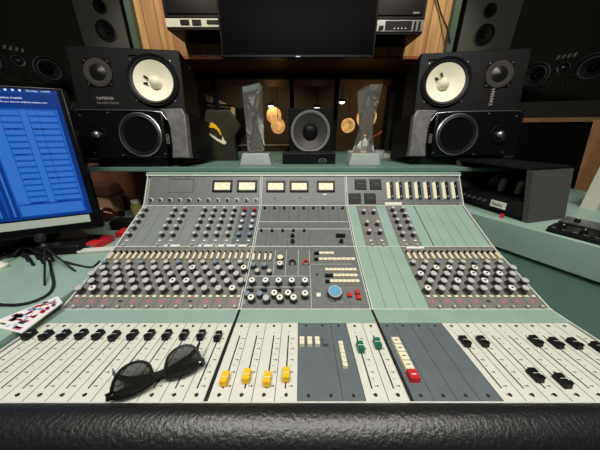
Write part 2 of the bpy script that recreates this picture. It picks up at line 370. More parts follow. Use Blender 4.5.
# ------------------------------------------------------------------ TV and rack gear on the planked wall
TY = WY - .36
a, b = atY(215, 0, TY), atY(374, 57.5, TY)
hw = .62
tv = thing('television', 'large black flat television mounted on the planked wall', 'television', T(0, TY, b.z))
xa, xb = atY(222, 57, TY).x, b.x
MB(spk_sat).box(xa, xb, TY, TY + .05, b.z, b.z + .72).build('housing', tv, bevel=.004)
MB(tvm).box(xa + .012, xb - .012, TY - .002, TY, b.z + .016, b.z + .708).build('screen', tv)
MB(satin).box(-.015 + (xa + xb) / 2, .015 + (xa + xb) / 2, TY - .003, TY, b.z + .002, b.z + .008).build('indicator', tv)
MB(kblack).box(-.2, .2, TY + .05, WY - .002, b.z + .2, b.z + .5).build('wall_bracket', tv)
RY = WY - .26
def rack(x0, x1, side):
    z0 = atY(300, 27.5 if side < 0 else 32, RY).z; z1 = atY(300, 18.5 if side < 0 else 20, RY).z
    r = thing('rack_unit', 'silver rack unit with %s under the black gear %s of the television' % (('a looped black lead', 'left') if side < 0 else ('a dark display', 'right')), 'audio rack unit', T((x0 + x1) / 2, RY, z0))
    MB(satin, kblack).box(x0, x1, RY, RY + .24, z0, z1).build('chassis', r)
    MB(ivory if side < 0 else satin).box(x0, x1, RY - .006, RY, z0, z1).build('front_panel', r, bevel=.002)
    h = z1 - z0
    if side > 0:
        MB(kblack).box(x0 + .30, x0 + .46 + .02, RY - .01, RY - .006, z0 + h * .12, z1 - h * .12).build('display', r)
        k = MB(kblack)
        for i, (u, v) in enumerate(((.50, .66), (.53, .66), (.50, .3), (.53, .3), (.265, .3), (.28, .3))): k.box(x0 + u - .007, x0 + u + .007, RY - .016, RY - .006, z0 + h * v - .01, z0 + h * v + .01)
        k.build('buttons', r)
        kk = MB(kwhite)
        for i in range(4): kk.box(x0 + .36 + i * .025, x0 + .368 + i * .025, RY - .011, RY - .0099, z0 + h * .2, z0 + h * .3)
        kk.build('indicator_lights', r)
    else:
        MB(kblack).box(x0 + .10, x0 + .16, RY - .012, RY - .006, z0 + h * .25, z0 + h * .8).box(x0 + .18, x0 + .24, RY - .012, RY - .006, z0 + h * .2, z0 + h * .8).build('sockets', r)
        MB(kblack).box(x0 + .28, x0 + .42, RY - .012, RY - .006, z0 + h * .35, z0 + h * .75).build('display', r)
    t2 = z1 + .001
    g = thing('black_rack_gear', 'black equipment case stacked on the silver rack unit %s of the television' % ('left' if side < 0 else 'right'), 'audio rack unit', T((x0 + x1) / 2, RY, t2))
    MB(kblack).box(x0, x1, RY - .01, RY + .24, t2, t2 + .15).build('chassis', g, bevel=.003)
    MB(spk_sat).box(x0 + .02, x1 - .02, RY - .018, RY - .01, t2 + .02, t2 + .13).build('front_panel', g)
    if side > 0:
        MB(gtext).box(x1 - .09, x1 - .045, RY - .0185, RY - .018, t2 + .025, t2 + .035).build('badge', g)
    s2 = struct('trim_%d' % (7 if side < 0 else 8), MB(kblack).box(x0, x1, RY, WY, z0 - .012, z0))
x = atY(166, 22, RY).x; rack(x, x + .50, -1)
x = atY(423, 26, RY).x; rack(x - .56, x, 1)
# thin black lead down the right of the planks
pts = [atY(436, -4, WY - .02), atY(441, 14, WY - .02), atY(447, 28, WY - .05), atY(450, 42, WY - .06)]
tag(MB(cable).tube(pts, .006).build('hanging_cable'), 'thin black lead hanging down the planks by the right teal trim', 'cable')

# ------------------------------------------------------------------ big soffit speakers
def driver(mb_parent, name, F, x, y, r, kind):
    M = F @ T(x, y, 0)
    if kind == 'woofer_white':
        o = MB(rubber).lathe([(r * 1.0, 0), (r * 1.0, .006), (r * .97, .009), (r * .93, .004), (r * .9, .002), (r * .86, .007), (r * .80, .006), (r * .76, .001)], 48, cap=False).build(name, mb_parent, M, ang=60)
        MB(cone_w).lathe([(r * .78, .003), (r * .5, -.010), (r * .22, -.022)], 48, cap=False).build('cone', o, M, ang=60)
        MB(mat('cap_paper', (226, 222, 196), .6)).lathe([(r * .24, -.022), (r * .23, -.012), (r * .17, -.003), (r * .08, .002), (.0005, .003)], 32).build('dust_cap', o, M, ang=60)
        return o
    if kind == 'woofer_black':
        o = MB(chrome if False else satin).lathe([(r, 0), (r, .006), (r * .96, .008), (r * .93, .003)], 48, cap=False).build(name, mb_parent, M, ang=50)
        MB(rubber).lathe([(r * .94, .003), (r * .9, .008), (r * .84, .009), (r * .79, .003)], 48, cap=False).build('surround', o, M, ang=60)
        MB(MATS.get('black_grille') or mat('black_grille', (9, 9, 10), .8, spec=.05)).lathe([(r * .80, .003), (r * .4, .0), (.0005, -.001)], 48, cap=False).build('cone', o, M, ang=60)
        return o
    if kind == 'woofer_grey':
        o = MB(rubber).lathe([(r, 0), (r, .012), (r * .9, .014), (r * .84, .004)], 48, cap=False).build(name, mb_parent, M, ang=50)
        MB(mat('ring_grey', (120, 120, 116), .5)).lathe([(r * .98, .0125), (r * .90, .0150), (r * .84, .008)], 48, cap=False).build('surround', o, M, ang=60)
        MB(cone_g).lathe([(r * .82, .004), (r * .3, -.03)], 48, cap=False).build('cone', o, M, ang=60)
        MB(kblack).lathe([(r * .40, -.028), (r * .36, -.012), (r * .2, -.004), (.0005, -.002)], 32).build('dust_cap', o, M, ang=60)
        return o
    if kind == 'dark':
        o = MB(rubber).lathe([(r, 0), (r, .008), (r * .9, .010), (r * .8, .002), (r * .72, .006), (r * .62, .002), (r * .25, -.02)], 40, cap=False).build(name, mb_parent, M, ang=50)
        MB(spk_sat).lathe([(r * .27, -.02), (r * .2, -.006), (.0005, .0)], 24).build('dust_cap', o, M, ang=60)
        return o
    if kind == 'tweeter':
        o = MB(spk_sat).lathe([(r, 0), (r, .004), (r * .92, .005), (r * .5, -.003), (r * .45, -.004)], 40, cap=False).build(name, mb_parent, M, ang=50)
        MB(satin).lathe([(r * .42, -.004), (r * .38, .008), (r * .2, .016), (.0005, .018)], 24).build('dome', o, M, ang=60)
        return o
def gray_speaker(loc, yaw, lab, L):
    t = thing('wall_speaker', lab, 'speaker', T(*loc))
    F = face(loc, yaw, 0)
    cutholes(MB(graycab).box(-.19 + .03 * (L > 0), .19 - .03 * (L > 0) , -.19, .25, -.28, 0).build('cabinet', t, F, bevel=.004), [(.02 * L, .09, .038), (.02 * L, -.06, .06)])
    driver(t, 'tweeter', F, .02 * L, .09, .045, 'dark')
    driver(t, 'woofer', F, .02 * L, -.06, .072, 'dark')
gray_speaker(atY(101, 21, 2.26), 16, 'tall grey speaker with two dark drivers in the upper left corner', 1)
gray_speaker(atY(489, 25, 2.26), -16, 'tall grey speaker with two dark drivers in the upper right corner', -1)
def main_monitor(w1p, w2p, y1, y2, lab):
    a = atY(*w1p, y1); b = atY(*w2p, y2)
    if a.x > b.x: a, b = b, a
    z = (a.z + b.z) / 2; yaw = math.degrees(math.atan2(b.y - a.y, b.x - a.x)); c = (a + b) / 2; c.z = z
    roll = math.degrees(math.atan2(b.z - a.z, (b - a).to_2d().length))
    t = thing('main_monitor', lab, 'speaker', T(c)); F = face(c, yaw, 0, roll); s = (b - a).to_2d().length
    mcab = MATS.get('main_cabinet') or mat('main_cabinet', (88, 90, 84), .3, spec=.4)
    cutholes(MB(mcab).box(-s / 2 - .16, s / 2 + .16, -.15, .15, -.20, 0).build('cabinet', t, F, bevel=.01), [(-s / 2, 0, .082), (s / 2, 0, .082), (-.075, -.07, .04), (.075, -.07, .04)])
    for sx in (-1, 1): driver(t, 'woofer', F, sx * s / 2, 0, .098, 'dark')
    driver(t, 'midrange_dome', F, 0, .03, .038, 'tweeter')
    for sx in (-1, 1): MB(groove).lathe([(.047, 0), (.047, .004), (.039, .004), (.036, -.03)], 24, cap=False).build('bass_port', t, F @ T(sx * .075, -.07, 0))
    lg = MB(gtext)
    for i in range(4): lg.add([(-.06 + i * .03, .095, .001), (-.045 + i * .03, .095, .001), (-.035 + i * .03, .12, .001), (-.05 + i * .03, .12, .001)], [(0, 1, 2, 3)])
    lg.build('logo', t, F)
main_monitor((534, 76), (592, 68), 2.25, 2.0, 'wide black main monitor with two woofers on the right black wall')
main_monitor((50, 70), (-14, 60), 2.25, 2.0, 'wide black main monitor partly hidden behind computer display on the left')
# black ledges carrying the mains
for s, n in ((-1, 9), (1, 10)):
    struct('trim_%d' % n, MB(blackwall).prism([(s * 1.25, 2.15), (s * 3.3, 1.55), (s * 3.3, 2.7), (s * 1.25, 2.7)], 1.0, 1.395))

# ================================================================== THE CONSOLE
YA, ZA, YB, ZB, YC, ZC, YD, ZD, YE, ZE = .224, .781, .439, .768, .6485, .834, .8255, .917, .8964, 1.0225
def frame(y0, z0, y1, z1):
    v = Vector((0, y1 - y0, z1 - z0)); L = v.length; v.normalize(); X = Vector((1, 0, 0)); n = X.cross(v)
    M = Matrix(((X.x, v.x, n.x, 0), (X.y, v.y, n.y, y0), (X.z, v.z, n.z, z0), (0, 0, 0, 1)))
    return M, L
FF, LF = frame(YA, ZA, YB, ZB); FL, LL = frame(YB, ZB, YC, ZC); FU, LU = frame(YC, ZC, YD, ZD); FM, LM = frame(YD, ZD, YE, ZE)
def V(F, row, h=0, px=300):
    r = F.inverted().to_3x3() @ ray(px, row); o = F.inverted() @ Vector((0, 0, HC)); t = (h - o.z) / r.z
    return (o + r * t).y
def XV(F, px, row, h=0):
    r = F.inverted().to_3x3() @ ray(px, row); o = F.inverted() @ Vector((0, 0, HC)); t = (h - o.z) / r.z
    p = o + r * t; return p.x, p.y
w = .03667
XL0, XC0, XR0, XR1 = -.591, -.151, .179, .619
vt = V(FF, 323.5)                                   # top of fader strips
console = thing('mixing_console', 'large teal vintage mixing console filling the foreground with leather armrest', 'mixing console', T(.014, .55, 0))
# frame body
bd = MB(teal)
prof = [(YA - .005, .60), (YA - .005, ZA - .012), (YB, ZB - .012), (YC, ZC - .012), (YD, ZD - .012), (YE, ZE - .012), (YE + .02, ZE), (1.15, ZE), (1.15, .60)]
MX = Matrix(((0, 0, 1, 0), (1, 0, 0, 0), (0, 1, 0, 0), (0, 0, 0, 1)))
bd.at(MX).prism(prof, XL0 - .012, XR1 + .012)
bd.build('console_frame', console)
# teal strip between faders and modules
MB(teal).box(XL0 - .012, XR1 + .012, vt + .001, LF + .002, -.014, .0015).build('teal_strip', console, FF, bevel=.001)
# top cap
MB(teal).at(T(0, 0, 0)).box(XL0 - .012, XR1 + .012, YE - .006, YE + .03, ZE - .002, ZE + .010).build('meter_cap', console, bevel=.002)
MB(trimw).box(XL0 - .012, XR1 + .012, LM - .006, LM + .001, -.004, .006).build('edge_trim', console, FM)
# pale trims
for F, nm in ((FF, LF), (FL, LL), (FU, LU)):
    MB(trimw).box(XL0 - .012, XR1 + .012, nm - .0016, nm + .0016, -.004, .003).build('edge_trim', console, F)
MB(trimw).box(XL0 - .012, XR1 + .012, -.004, 0.0, -.012, .0015).build('edge_trim', console, FF)
for F, L_, h in ((FF, LF, .0025), (FL, LL, .003), (FU, LU, .003), (FM, LM, .003)):
    for x in (XC0, XR0):
        if F is FF:
            MB(groove).box(x - .0034, x + .0034, 0, L_, -.002, .0019).use(trimw).box(x - .0044, x - .0034, 0, L_, -.002, h).build('section_divider', console, F); continue
        MB(groove, trimw).box(x - .0014, x + .0014, 0, L_, -.002, h - .001).use(trimw).box(x - .004, x - .0014, 0, L_, -.002, h).box(x + .0014, x + .004, 0, L_, -.002, h).build('section_divider', console, F)
    for x in (XL0 - .009, XR1 + .005):
        MB(trimw).box(x, x + .004, 0, L_, -.004, h).build('edge_trim', console, F)
# armrest
ar = [(.2235, .700), (.2235, .781), (.219, .7855), (.211, .789), (.202, .7895), (.193, .7875), (.184, .784), (.176, .7795), (.168, .7730), (.161, .764), (.155, .752), (.151, .735), (.149, .718), (.151, .700)]
MB(leather).at(MX).prism(ar, XL0 - .012, XR1 + .012).build('armrest', console, ang=50)
tag(bpy.data.objects['armrest'], 'black leather armrest')

# --- knob meshes (shared data)
def cap_mesh(top, r=.0088, h=.021, ring=None, skirt=knobskirt):
    m = MB(skirt).lathe([(r * 1.14, 0), (r * 1.12, .004), (r * .95, .005), (r * .92, h - .003)], 16)
    m.use(top).lathe([(r * .93, h - .003), (r * .93, h), (r * .82, h + .001)], 16)
    if ring: m.use(ring).lathe([(r * .34, h + .0008), (r * .3, h + .0018)], 10)
    return m.mesh('knob')
KG, KW = cap_mesh(kgray), cap_mesh(kwhite, ring=kblack)
KGS = cap_mesh(kgray, .0072, .016); KBL = cap_mesh(kblue, .0082, .018); KBLS = cap_mesh(kblue, .0070, .015)
KRED = cap_mesh(kred, .0068, .014); KWS = cap_mesh(kwhite, .0066, .016, ring=kblack); KBK = cap_mesh(kblack, .0066, .012)
KGU = cap_mesh(kgray, .0066, .020, ring=kgray)
KTINY = MB(kblack).lathe([(.0046, 0), (.0042, .010), (.0030, .011)], 10).use(kwhite).lathe([(.0022, .0095), (.0016, .0105)], 8).mesh('knob')
KTRIM = MB(screwm).lathe([(.0045, 0), (.004, .004)], 10).use(kgray).lathe([(.0033, .003), (.003, .010)], 10).mesh('knob')
KDARK = MB(kblack).lathe([(.0056, 0), (.0052, .009), (.004, .010)], 10).mesh('knob')
STICK = MB(kblack).lathe([(.0035, -.001), (.0035, .004)], 8).box(-.0024, .0024, -.006, .004, .002, .009).use(cream).box(-.0030, .0030, -.0300, -.005, .004, .0105).mesh('lever')
PUSH = MB(cream).box(-.0042, .0042, -.0026, .0026, 0, .006).mesh('button')
def put(name, me, parent, F, x, v, h=0, rot=0): return obj(name, me, parent, F @ T(x, v, h) @ Matrix.Rotation(rot, 4, 'Z'))

# --- fader strips
SLOT0, SLOT1 = V(FF, 389), V(FF, 336)
CAPS = {}
def cap(m):
    if m.name not in CAPS:
        a = MB(m).frust(-.0062, .0062, -.011, .011, .003, .0125, .0008, .001).frust(-.0062, .0062, -.0108, -.0035, .0120, .0146, .0004, .0012).frust(-.0062, .0062, .0015, .0108, .0120, .0136, .0004, .0012)
        a.use(kwhite if m is not kblack else kgray).box(-.0055, .0055, -.0005, .0005, .0124, .0130)
        a.use(kblack).box(-.002, .002, -.004, .004, -.002, .003)
        CAPS[m.name] = a.mesh('fader_cap')
    return CAPS[m.name]
def fader_strip(x0, capm, row, so=.0, side=1):
    mb = MB(ivory).box(x0 + .0004, x0 + w - .0004, 0, vt, -.004, .0012)
    xs = x0 + w * .5 + so
    mb.use(groove).box(xs - .0013, xs + .0013, SLOT0, SLOT1, .0011, .0014)
    mb.box(x0 - .0005, x0 + .0005, 0, vt, .0009, .0014)
    mb.use(screwm)
    for v in (.010, vt - .009): mb.lathe([(.0032, .0012), (.0028, .0022)], 10, (x0 + w / 2, v, 0))
    mb.use(ink)
    for k in range(9):
        v = SLOT0 + (SLOT1 - SLOT0) * (k + .3) / 9
        mb.box(xs + .0055, xs + .0085, v, v + .0011, .0012, .0014)
        mb.box(xs + .0095, xs + .0122, v - .001, v + .0018, .0012, .0014) if k % 2 == 0 else None
    mb.lathe([(.0012, .0012), (.001, .0015)], 8, (xs, SLOT0 - .010, 0)); mb.lathe([(.0012, .0012), (.001, .0015)], 8, (xs, SLOT1 + .009, 0))
    o = mb.build('fader_strip', console, FF)
    if row is not None:
        for rw, cm in (row if isinstance(row, list) else [(row, capm)]):
            put('fader_cap', cap(cm), o, FF, xs, V(FF, rw, .012))
    return o
for i in range(12): fader_strip(XL0 + w * i, kblack, (333, 333.3, 333, 332.5, 333, 334, 333, 333, 333, 333, 333.2, 334.5)[i], -.004)
for i, rw in enumerate((378, 375.5, 378.5, 374)): fader_strip(XC0 + w * i, yellow, rw - 1.5, .003 if i < 3 else -.002)
for i, rw in ((7, 345), (8, 341.5)): fader_strip(XC0 + w * i, green, rw, -.003)
rr = {4: 339.5, 5: 339.5, 6: 373, 7: 378.5, 8: 339, 9: 341, 10: 341.5, 11: 345.5}
for i in range(4, 12): fader_strip(XR0 + w * i, kblack, rr[i], -.0045)
def blank(name, x0, n, F, v0, v1, m, lines=True, screws=True, h=.0012):
    mb = MB(m).box(x0 + .0004, x0 + n * w - .0004, v0, v1, -.004, h)
    mb.use(groove)
    if lines:
        for k in range(0, int(n)): mb.box(x0 + k * w - .0004, x0 + k * w + .0004, v0, v1, h - .0001, h + .0002)
    if screws:
        mb.use(screwm)
        for k in range(int(n)):
            for v in (v0 + .009, v1 - .008): mb.lathe([(.003, h), (.0026, h + .001)], 10, (x0 + k * w + w / 2, v, 0))
    return mb.build(name, console, F)
g1 = blank('monitor_panel', XC0 + 4 * w, 2, FF, 0, vt, slate, lines=False)
lp = MB(gtext); xa, xb = XC0 + 4 * w + .004, XC0 + 6 * w - .004; va, vb = V(FF, 355), V(FF, 327.5)
for q in ((xa, xb, va, va + .0008), (xa, xb, vb, vb + .0008), (xa, xa + .0006, va, vb), (xb, xb + .0006, va, vb)): lp.box(*q, .0012, .0015)
lp.build('outline', g1, FF)
for k, (px, m) in enumerate(((302, cream), (309.7, cream), (317.3, cream), (325, slate))):
    x, v = XV(FF, px, 340.5, .006)
    MB(m).box(x - .0048, x + .0048, v - .011, v - .001, .001, .009).box(x - .0048, x + .0048, v - .0005, v + .009, .001, .008).use(ink).box(x - .004, x + .004, v - .0012, v - .0002, .0079, .0088).build('push_button', g1, FF)
g2 = blank('monitor_panel', XC0 + 6 * w, 1, FF, 0, vt, slate, lines=True)
x, _ = XV(FF, 342, 350, .004)
for k in range(6):
    v0 = V(FF, 367, .005) + k * (V(FF, 341, .005) - V(FF, 367, .005)) / 6; dv = (V(FF, 341, .005) - V(FF, 367, .005)) / 6
    MB(cream).frust(x - .0048, x + .0048, v0, v0 + dv - .0007, .001, .007, .0005).build('push_button', g2, FF)
g3 = blank('talkback_panel', XR0, 4, FF, 0, vt, slate)
x, _ = XV(FF, 402, 355, .005)
hi, lo = V(FF, 337.5, .006), V(FF, 370, .006)
x = XR0 + w * .54
for k in range(4):
    dv = (hi - lo) / 4
    MB(cream).frust(x - .0085, x + .0085, lo + k * dv, lo + (k + 1) * dv - .0008, .001, .009, .0008).use(ink).box(x - .004, x + .004, lo + k * dv + dv * .45, lo + k * dv + dv * .55, .0088, .0092).build('push_button', g3, FF)
dv = lo - V(FF, 381, .006)
tag(MB(kred).frust(x - .009, x + .009, lo - dv, lo - .001, .001, .011, .001).use(kwhite).box(x - .004, x + .004, lo - dv * .6, lo - dv * .52, .0108, .0113).build('push_button', g3, FF), 'red push button')
lp = MB(gtext); va, vb = .012, vt - .008
for q in ((XR0 + .004, XR0 + w * 1.25, va, va + .0007), (XR0 + .004, XR0 + w * 1.25, vb, vb + .0007), (XR0 + w * 1.25, XR0 + w * 1.25 + .0006, va, vb)): lp.box(*q, .0012, .0015)
lp.build('outline', g3, FF)

# --- lower input modules
def lower_module(x0, side, idx):
    mb = MB(pgray2).box(x0 + .0004, x0 + w - .0004, 0, LL - .001, -.004, .0015)
    mb.use(groove).box(x0 - .0003, x0 + .0003, 0, LL, .001, .0018)
    mb.use(ink)
    xc = x0 + w / 2
    for rw in (264, 272, 281, 291):
        v = V(FL, rw); mb.box(xc - .002, xc + .002, v, v + .001, .0015, .0017); mb.box(xc - .014, xc - .011, v, v + .001, .0015, .0017)
    mb.use(gtext).box(x0 + .003, x0 + w - .003, V(FL, 296.8), V(FL, 296.0), .0015, .0017)
    mb.use(pink if (idx * 7) % 5 != 1 else ink).box(xc - .010 + .004 * (idx % 2), xc + .001 + .004 * (idx % 2), V(FL, 302.8), V(FL, 300.3), .0015, .0017)
    o = mb.build('input_module', console, FL)
    h = .021
    offs = .23 * w
    rows = [(287.5, -1, 'G'), (280, 1, 'G'), (273, -1, 'G'), (267, 1, 'G')]
    for k, (rw, sg, _) in enumerate(rows):
        rnd = random.random()
        me = KW if rnd < (.30 if idx > 4 or side == 'R' else .1) else KG
        put('equaliser_knob', me, o, FL, xc + sg * offs, V(FL, rw, h) )
    put('gain_knob', KGS if idx % 3 else KBLS, o, FL, xc - .22 * w, V(FL, 262, .012))
    vS = V(FL, 252, .006)
    for sg in (-1, 1): put('routing_lever', STICK, o, FL, xc + sg * w * .25, vS)
    for sg in (-1, 1): put('push_button', PUSH, o, FL, xc + sg * w * .25, V(FL, 296, .006) if True else 0)
    put('trim_knob', KTRIM, o, FL, xc + .006, V(FL, 306, .009))
for i in range(12): lower_module(XL0 + w * i, 'L', i)
for i in range(4, 12): lower_module(XR0 + w * i, 'R', i)
blank('blank_panel', XR0, 4, FL, 0, LL - .001, teal, screws=False)
blank('blank_panel', XR0 + 3.98 * w, .06, FL, 0, LL - .001, teal, lines=False, screws=False)
# paper label strips along the top of the lower modules
def label_strip(F, x0, x1, v0, v1):
    tag(MB(paper).box(x0, x1, v0, v1, .0018, .0024).build('label_tape', console, F), 'white paper label tape')
for a, b in ((162, 178), (197, 215), (217, 247)):
    xa, _ = XV(FL, a, 249.5); xb, _ = XV(FL, b, 249.5); label_strip(FU, xa, xb, .001, .008)
xa, _ = XV(FL, 407, 250); xb, _ = XV(FL, 425, 250); label_strip(FL, xa, xb, LL - .009, LL - .001)

# --- upper left modules
def upper_module(x0, tops, rows, extra=True, m=pgray, name='auxiliary_module'):
    mb = MB(m).box(x0 + .0004, x0 + w - .0004, .001, LU - .001, -.004, .0015)
    mb.use(groove).box(x0 - .0003, x0 + .0003, 0, LU, .001, .0018)
    mb.use(ink)
    for rw in rows: mb.box(x0 + .004, x0 + .007, V(FU, rw + 2), V(FU, rw + 1), .0015, .0017)
    o = mb.build(name, console, FU)
    for me, rw in zip(tops, rows): put('send_knob', me, o, FU, x0 + w / 2 , V(FU, rw, .012))
    if extra:
        put('push_button', PUSH, o, FU, x0 + w / 2, V(FU, 240.5, .005)); put('trim_knob', KTRIM, o, FU, x0 + w / 2, V(FU, 244.5, .008))
    return o
RU = (209, 214.5, 220.5, 227, 234)
for i in range(12):
    x0 = XL0 + w * i
    if i in (1, 2, 5): blank('blank_panel', x0, 1, FU, 0.001, LU - .001, pgray, screws=False)
    elif i >= 10: upper_module(x0, (KRED, KWS, cap_mesh(kwhite, .0062, .012, ring=kred), KWS, KBLS), RU, m=slate)
    else: upper_module(x0, [KGU] * 5, RU)
for i in range(12):
    x0 = XR0 + w * i
    if i in (1, 2): upper_module(x0, [KGU, KGU, KGU], (211.5, 223, 231.5), m=pgray2)
    elif i in (4, 5): upper_module(x0, [KGU] * 5, RU, m=pgray2)
for x, n in ((0, 1), (3, 1), (6, 1), (7, 2), (9, 1), (10, 2)):
    blank('blank_panel', XR0 + x * w, n, FU, .001, LU - .001, teal, screws=False)
MB(groove).box(XR0 + 6.98 * w, XR0 + 7.04 * w, .001, LU - .001, .001, .002).build('panel_gap', console, FU)
# --- centre upper
vb1 = V(FU, 222.3); vb2 = V(FU, 229.5)
o = MB(pgray3).box(XC0 + .004, XR0 - .004, vb1, LU - .001, -.004, .0015).use(groove)
for k in range(1, 9): o.box(XC0 + k * w - .0004, XC0 + k * w + .0004, vb1, LU - .001, .001, .0018)
o = o.build('patch_panel', console, FU)
for k in range(9): put('locking_screw', KTINY, o, FU, XC0 + k * w + w / 2, V(FU, 207.5, .008))
MB(pgray3).box(XC0 + .004, XR0 - .004, vb2, vb1 - .001, -.004, .0015).use(trimw).box(XC0 + .004, XR0 - .004, vb1 - .0012, vb1 + .0012, .001, .003).box(XC0 + .004, XR0 - .004, vb2 - .0012, vb2 + .0012, .001, .003).use(ink).box(XC0 + .01, XR0 - .01, (vb1 + vb2) / 2, (vb1 + vb2) / 2 + .0005, .0015, .0017).build('patch_panel', console, FU)
o = MB(pgray3).box(XC0 + .004, XR0 - .004, .002, vb2 - .001, -.004, .0015).use(groove)
for k in range(1, 6): o.box(XC0 + k * w - .0004, XC0 + k * w + .0004, .002, vb2, .001, .0018)
o.use(screwm)
for k in range(9):
    for v in (.008,): o.lathe([(.0022, .0015), (.002, .0022)], 8, (XC0 + k * w + w / 2, v, 0))
o = o.build('patch_panel', console, FU)
for k in range(5): put('locking_screw', KTINY, o, FU, XC0 + k * w + w / 2, V(FU, 230, .008))
for px, rows in ((292.5, (235, 240.5)), (341.5, (235, 240.5))):
    for j, rw in enumerate(rows):
        x, v = XV(FU, px, rw, .01)
        if j == 0: MB(kblack).box(x - .006 if px < 300 else x - .018, x + .006 if px < 300 else x + .012, v - .005, v + .005, .001, .012).build('switch', o, FU)
        else: put('send_knob', KBK, o, FU, x, v)
# --- centre lower: monitor section
CL = MB(pgray3).box(XC0 + .004, XR0 - .004, .001, LL - .001, -.004, .0015).use(trimw)
def ln(x0, r0, x1, r1, t=.0006):
    xa, va = XV(FL, x0, r0); xb, vb_ = XV(FL, x1, r1)
    if abs(xa - xb) > abs(va - vb_): CL.box(min(xa, xb), max(xa, xb), va - t, va + t, .0014, .0018)
    else: CL.box((xa + xb) / 2 - t, (xa + xb) / 2 + t, min(va, vb_), max(va, vb_), .0014, .0018)
for q in ((252, 276.5, 309, 276.5), (248, 287.3, 310, 287.3), (309.5, 250, 311, 308), (275, 250, 274, 276), (286, 250, 286, 276), (298, 250, 298.5, 276), (311, 264.5, 352, 264.5), (246, 287, 246, 304)): ln(*q)
CL = CL.build('monitor_section_panel', console, FL)
def pc(name, me, px, row, h=.018): x, v = XV(FL, px, row, h); return put(name, me, CL, FL, x, v)
for px in (254.5, 260, 266, 271): pc('routing_lever', STICK, px, 253, .006)
for px, rw, me in ((253, 264, KBL), (257, 269.5, KGS), (264, 264, KBL), (269, 270, KGS), (280, 255, cap_mesh(cream, .0098, .010)), (280, 263.5, KW),
                   (252, 280.5, KW), (265.5, 280.5, KW), (278.5, 280.5, KW), (291.7, 280.5, KW), (305, 280.5, KW),
                   (246.7, 293, KBL), (251, 297.5, KW), (259.5, 293, KBL), (266, 298, KG), (274.3, 293, KW), (279.7, 297.5, KW), (288, 293, KW), (293.5, 297.5, KW), (305, 293.5, KW)):
    pc('monitor_knob', me, px, rw)
for px, rw in ((250, 290), (263.5, 290), (277.5, 290), (290.5, 290)):
    x, v = XV(FL, px, rw, .006); MB(kblack).box(x - .009, x + .009, v - .004, v + .004, .001, .007).build('switch', CL, FL)
for px, m in ((292.3, kblack), (306, kred)):
    x, v = XV(FL, px, 262, .008)
    MB(pgray2).lathe([(.0085, .001), (.0085, .004)], 20, (x, v, 0)).build('dial_plate', CL, FL)
    MB(m).tube([(x - .008, v - .006, .004), (x - .008, v + .002, .009), (x, v + .006, .012), (x + .008, v + .002, .009), (x + .008, v - .006, .004)], .0028).build('switch_handle', CL, FL)
def bank(px0, px1, rw, dark=0, n=8, lab=None):
    xa, v = XV(FL, px0, rw, .006); xb, _ = XV(FL, px1, rw, .006); b = CL
    m = MB()
    d = (xb - xa) / n
    for k in range(n):
        MB(kblack if k < dark else cream).frust(xa + k * d + .0002, xa + (k + 1) * d - .0002, v - .0048, v + .0048, .001, .008, .0005).build('push_button', CL, FL)
bank(314, 334, 253, 1, 4); bank(314, 355, 259, 1, 9); bank(325, 356.5, 269.5, 0, 8); bank(325, 357.5, 275.3, 2, 8); bank(325.5, 359.5, 281, 1, 8)
for px, rw, m in ((318.6, 295, kwhite), (349.7, 294.5, kred), (357.5, 292, kred), (359, 297, kred)):
    x, v = XV(FL, px, rw, .008)
    MB(m).frust(x - .0062, x + .0062, v - .006, v + .006, .001, .010, .0008).build('square_button', CL, FL)
x, v = XV(FL, 335, 291.5, .018)
tag(MB(screwm).lathe([(.0195, .001), (.0195, .004), (.0175, .005), (.0168, .019)], 32).use(kgray).lathe([(.0172, .016), (.0172, .021)], 32).use(kbright).lathe([(.0150, .0205), (.0145, .0222)], 32).build('volume_knob', CL, FL @ T(x, v, 0)), 'large silver knob with bright blue cap')
x, v = XV(FL, 317, 275)
MB(screwm).lathe([(.004, .001), (.0035, .004)], 12, (x, v, 0)).build('talkback_microphone', CL, FL)
MB(gtext).box(XV(FL, 316, 288)[0], XV(FL, 352, 288)[0], V(FL, 288.6), V(FL, 288), .0015, .0017).box(XV(FL, 336, 301)[0], XV(FL, 343, 301)[0], V(FL, 303), V(FL, 301.4), .0015, .0017).build('printing', CL, FL)

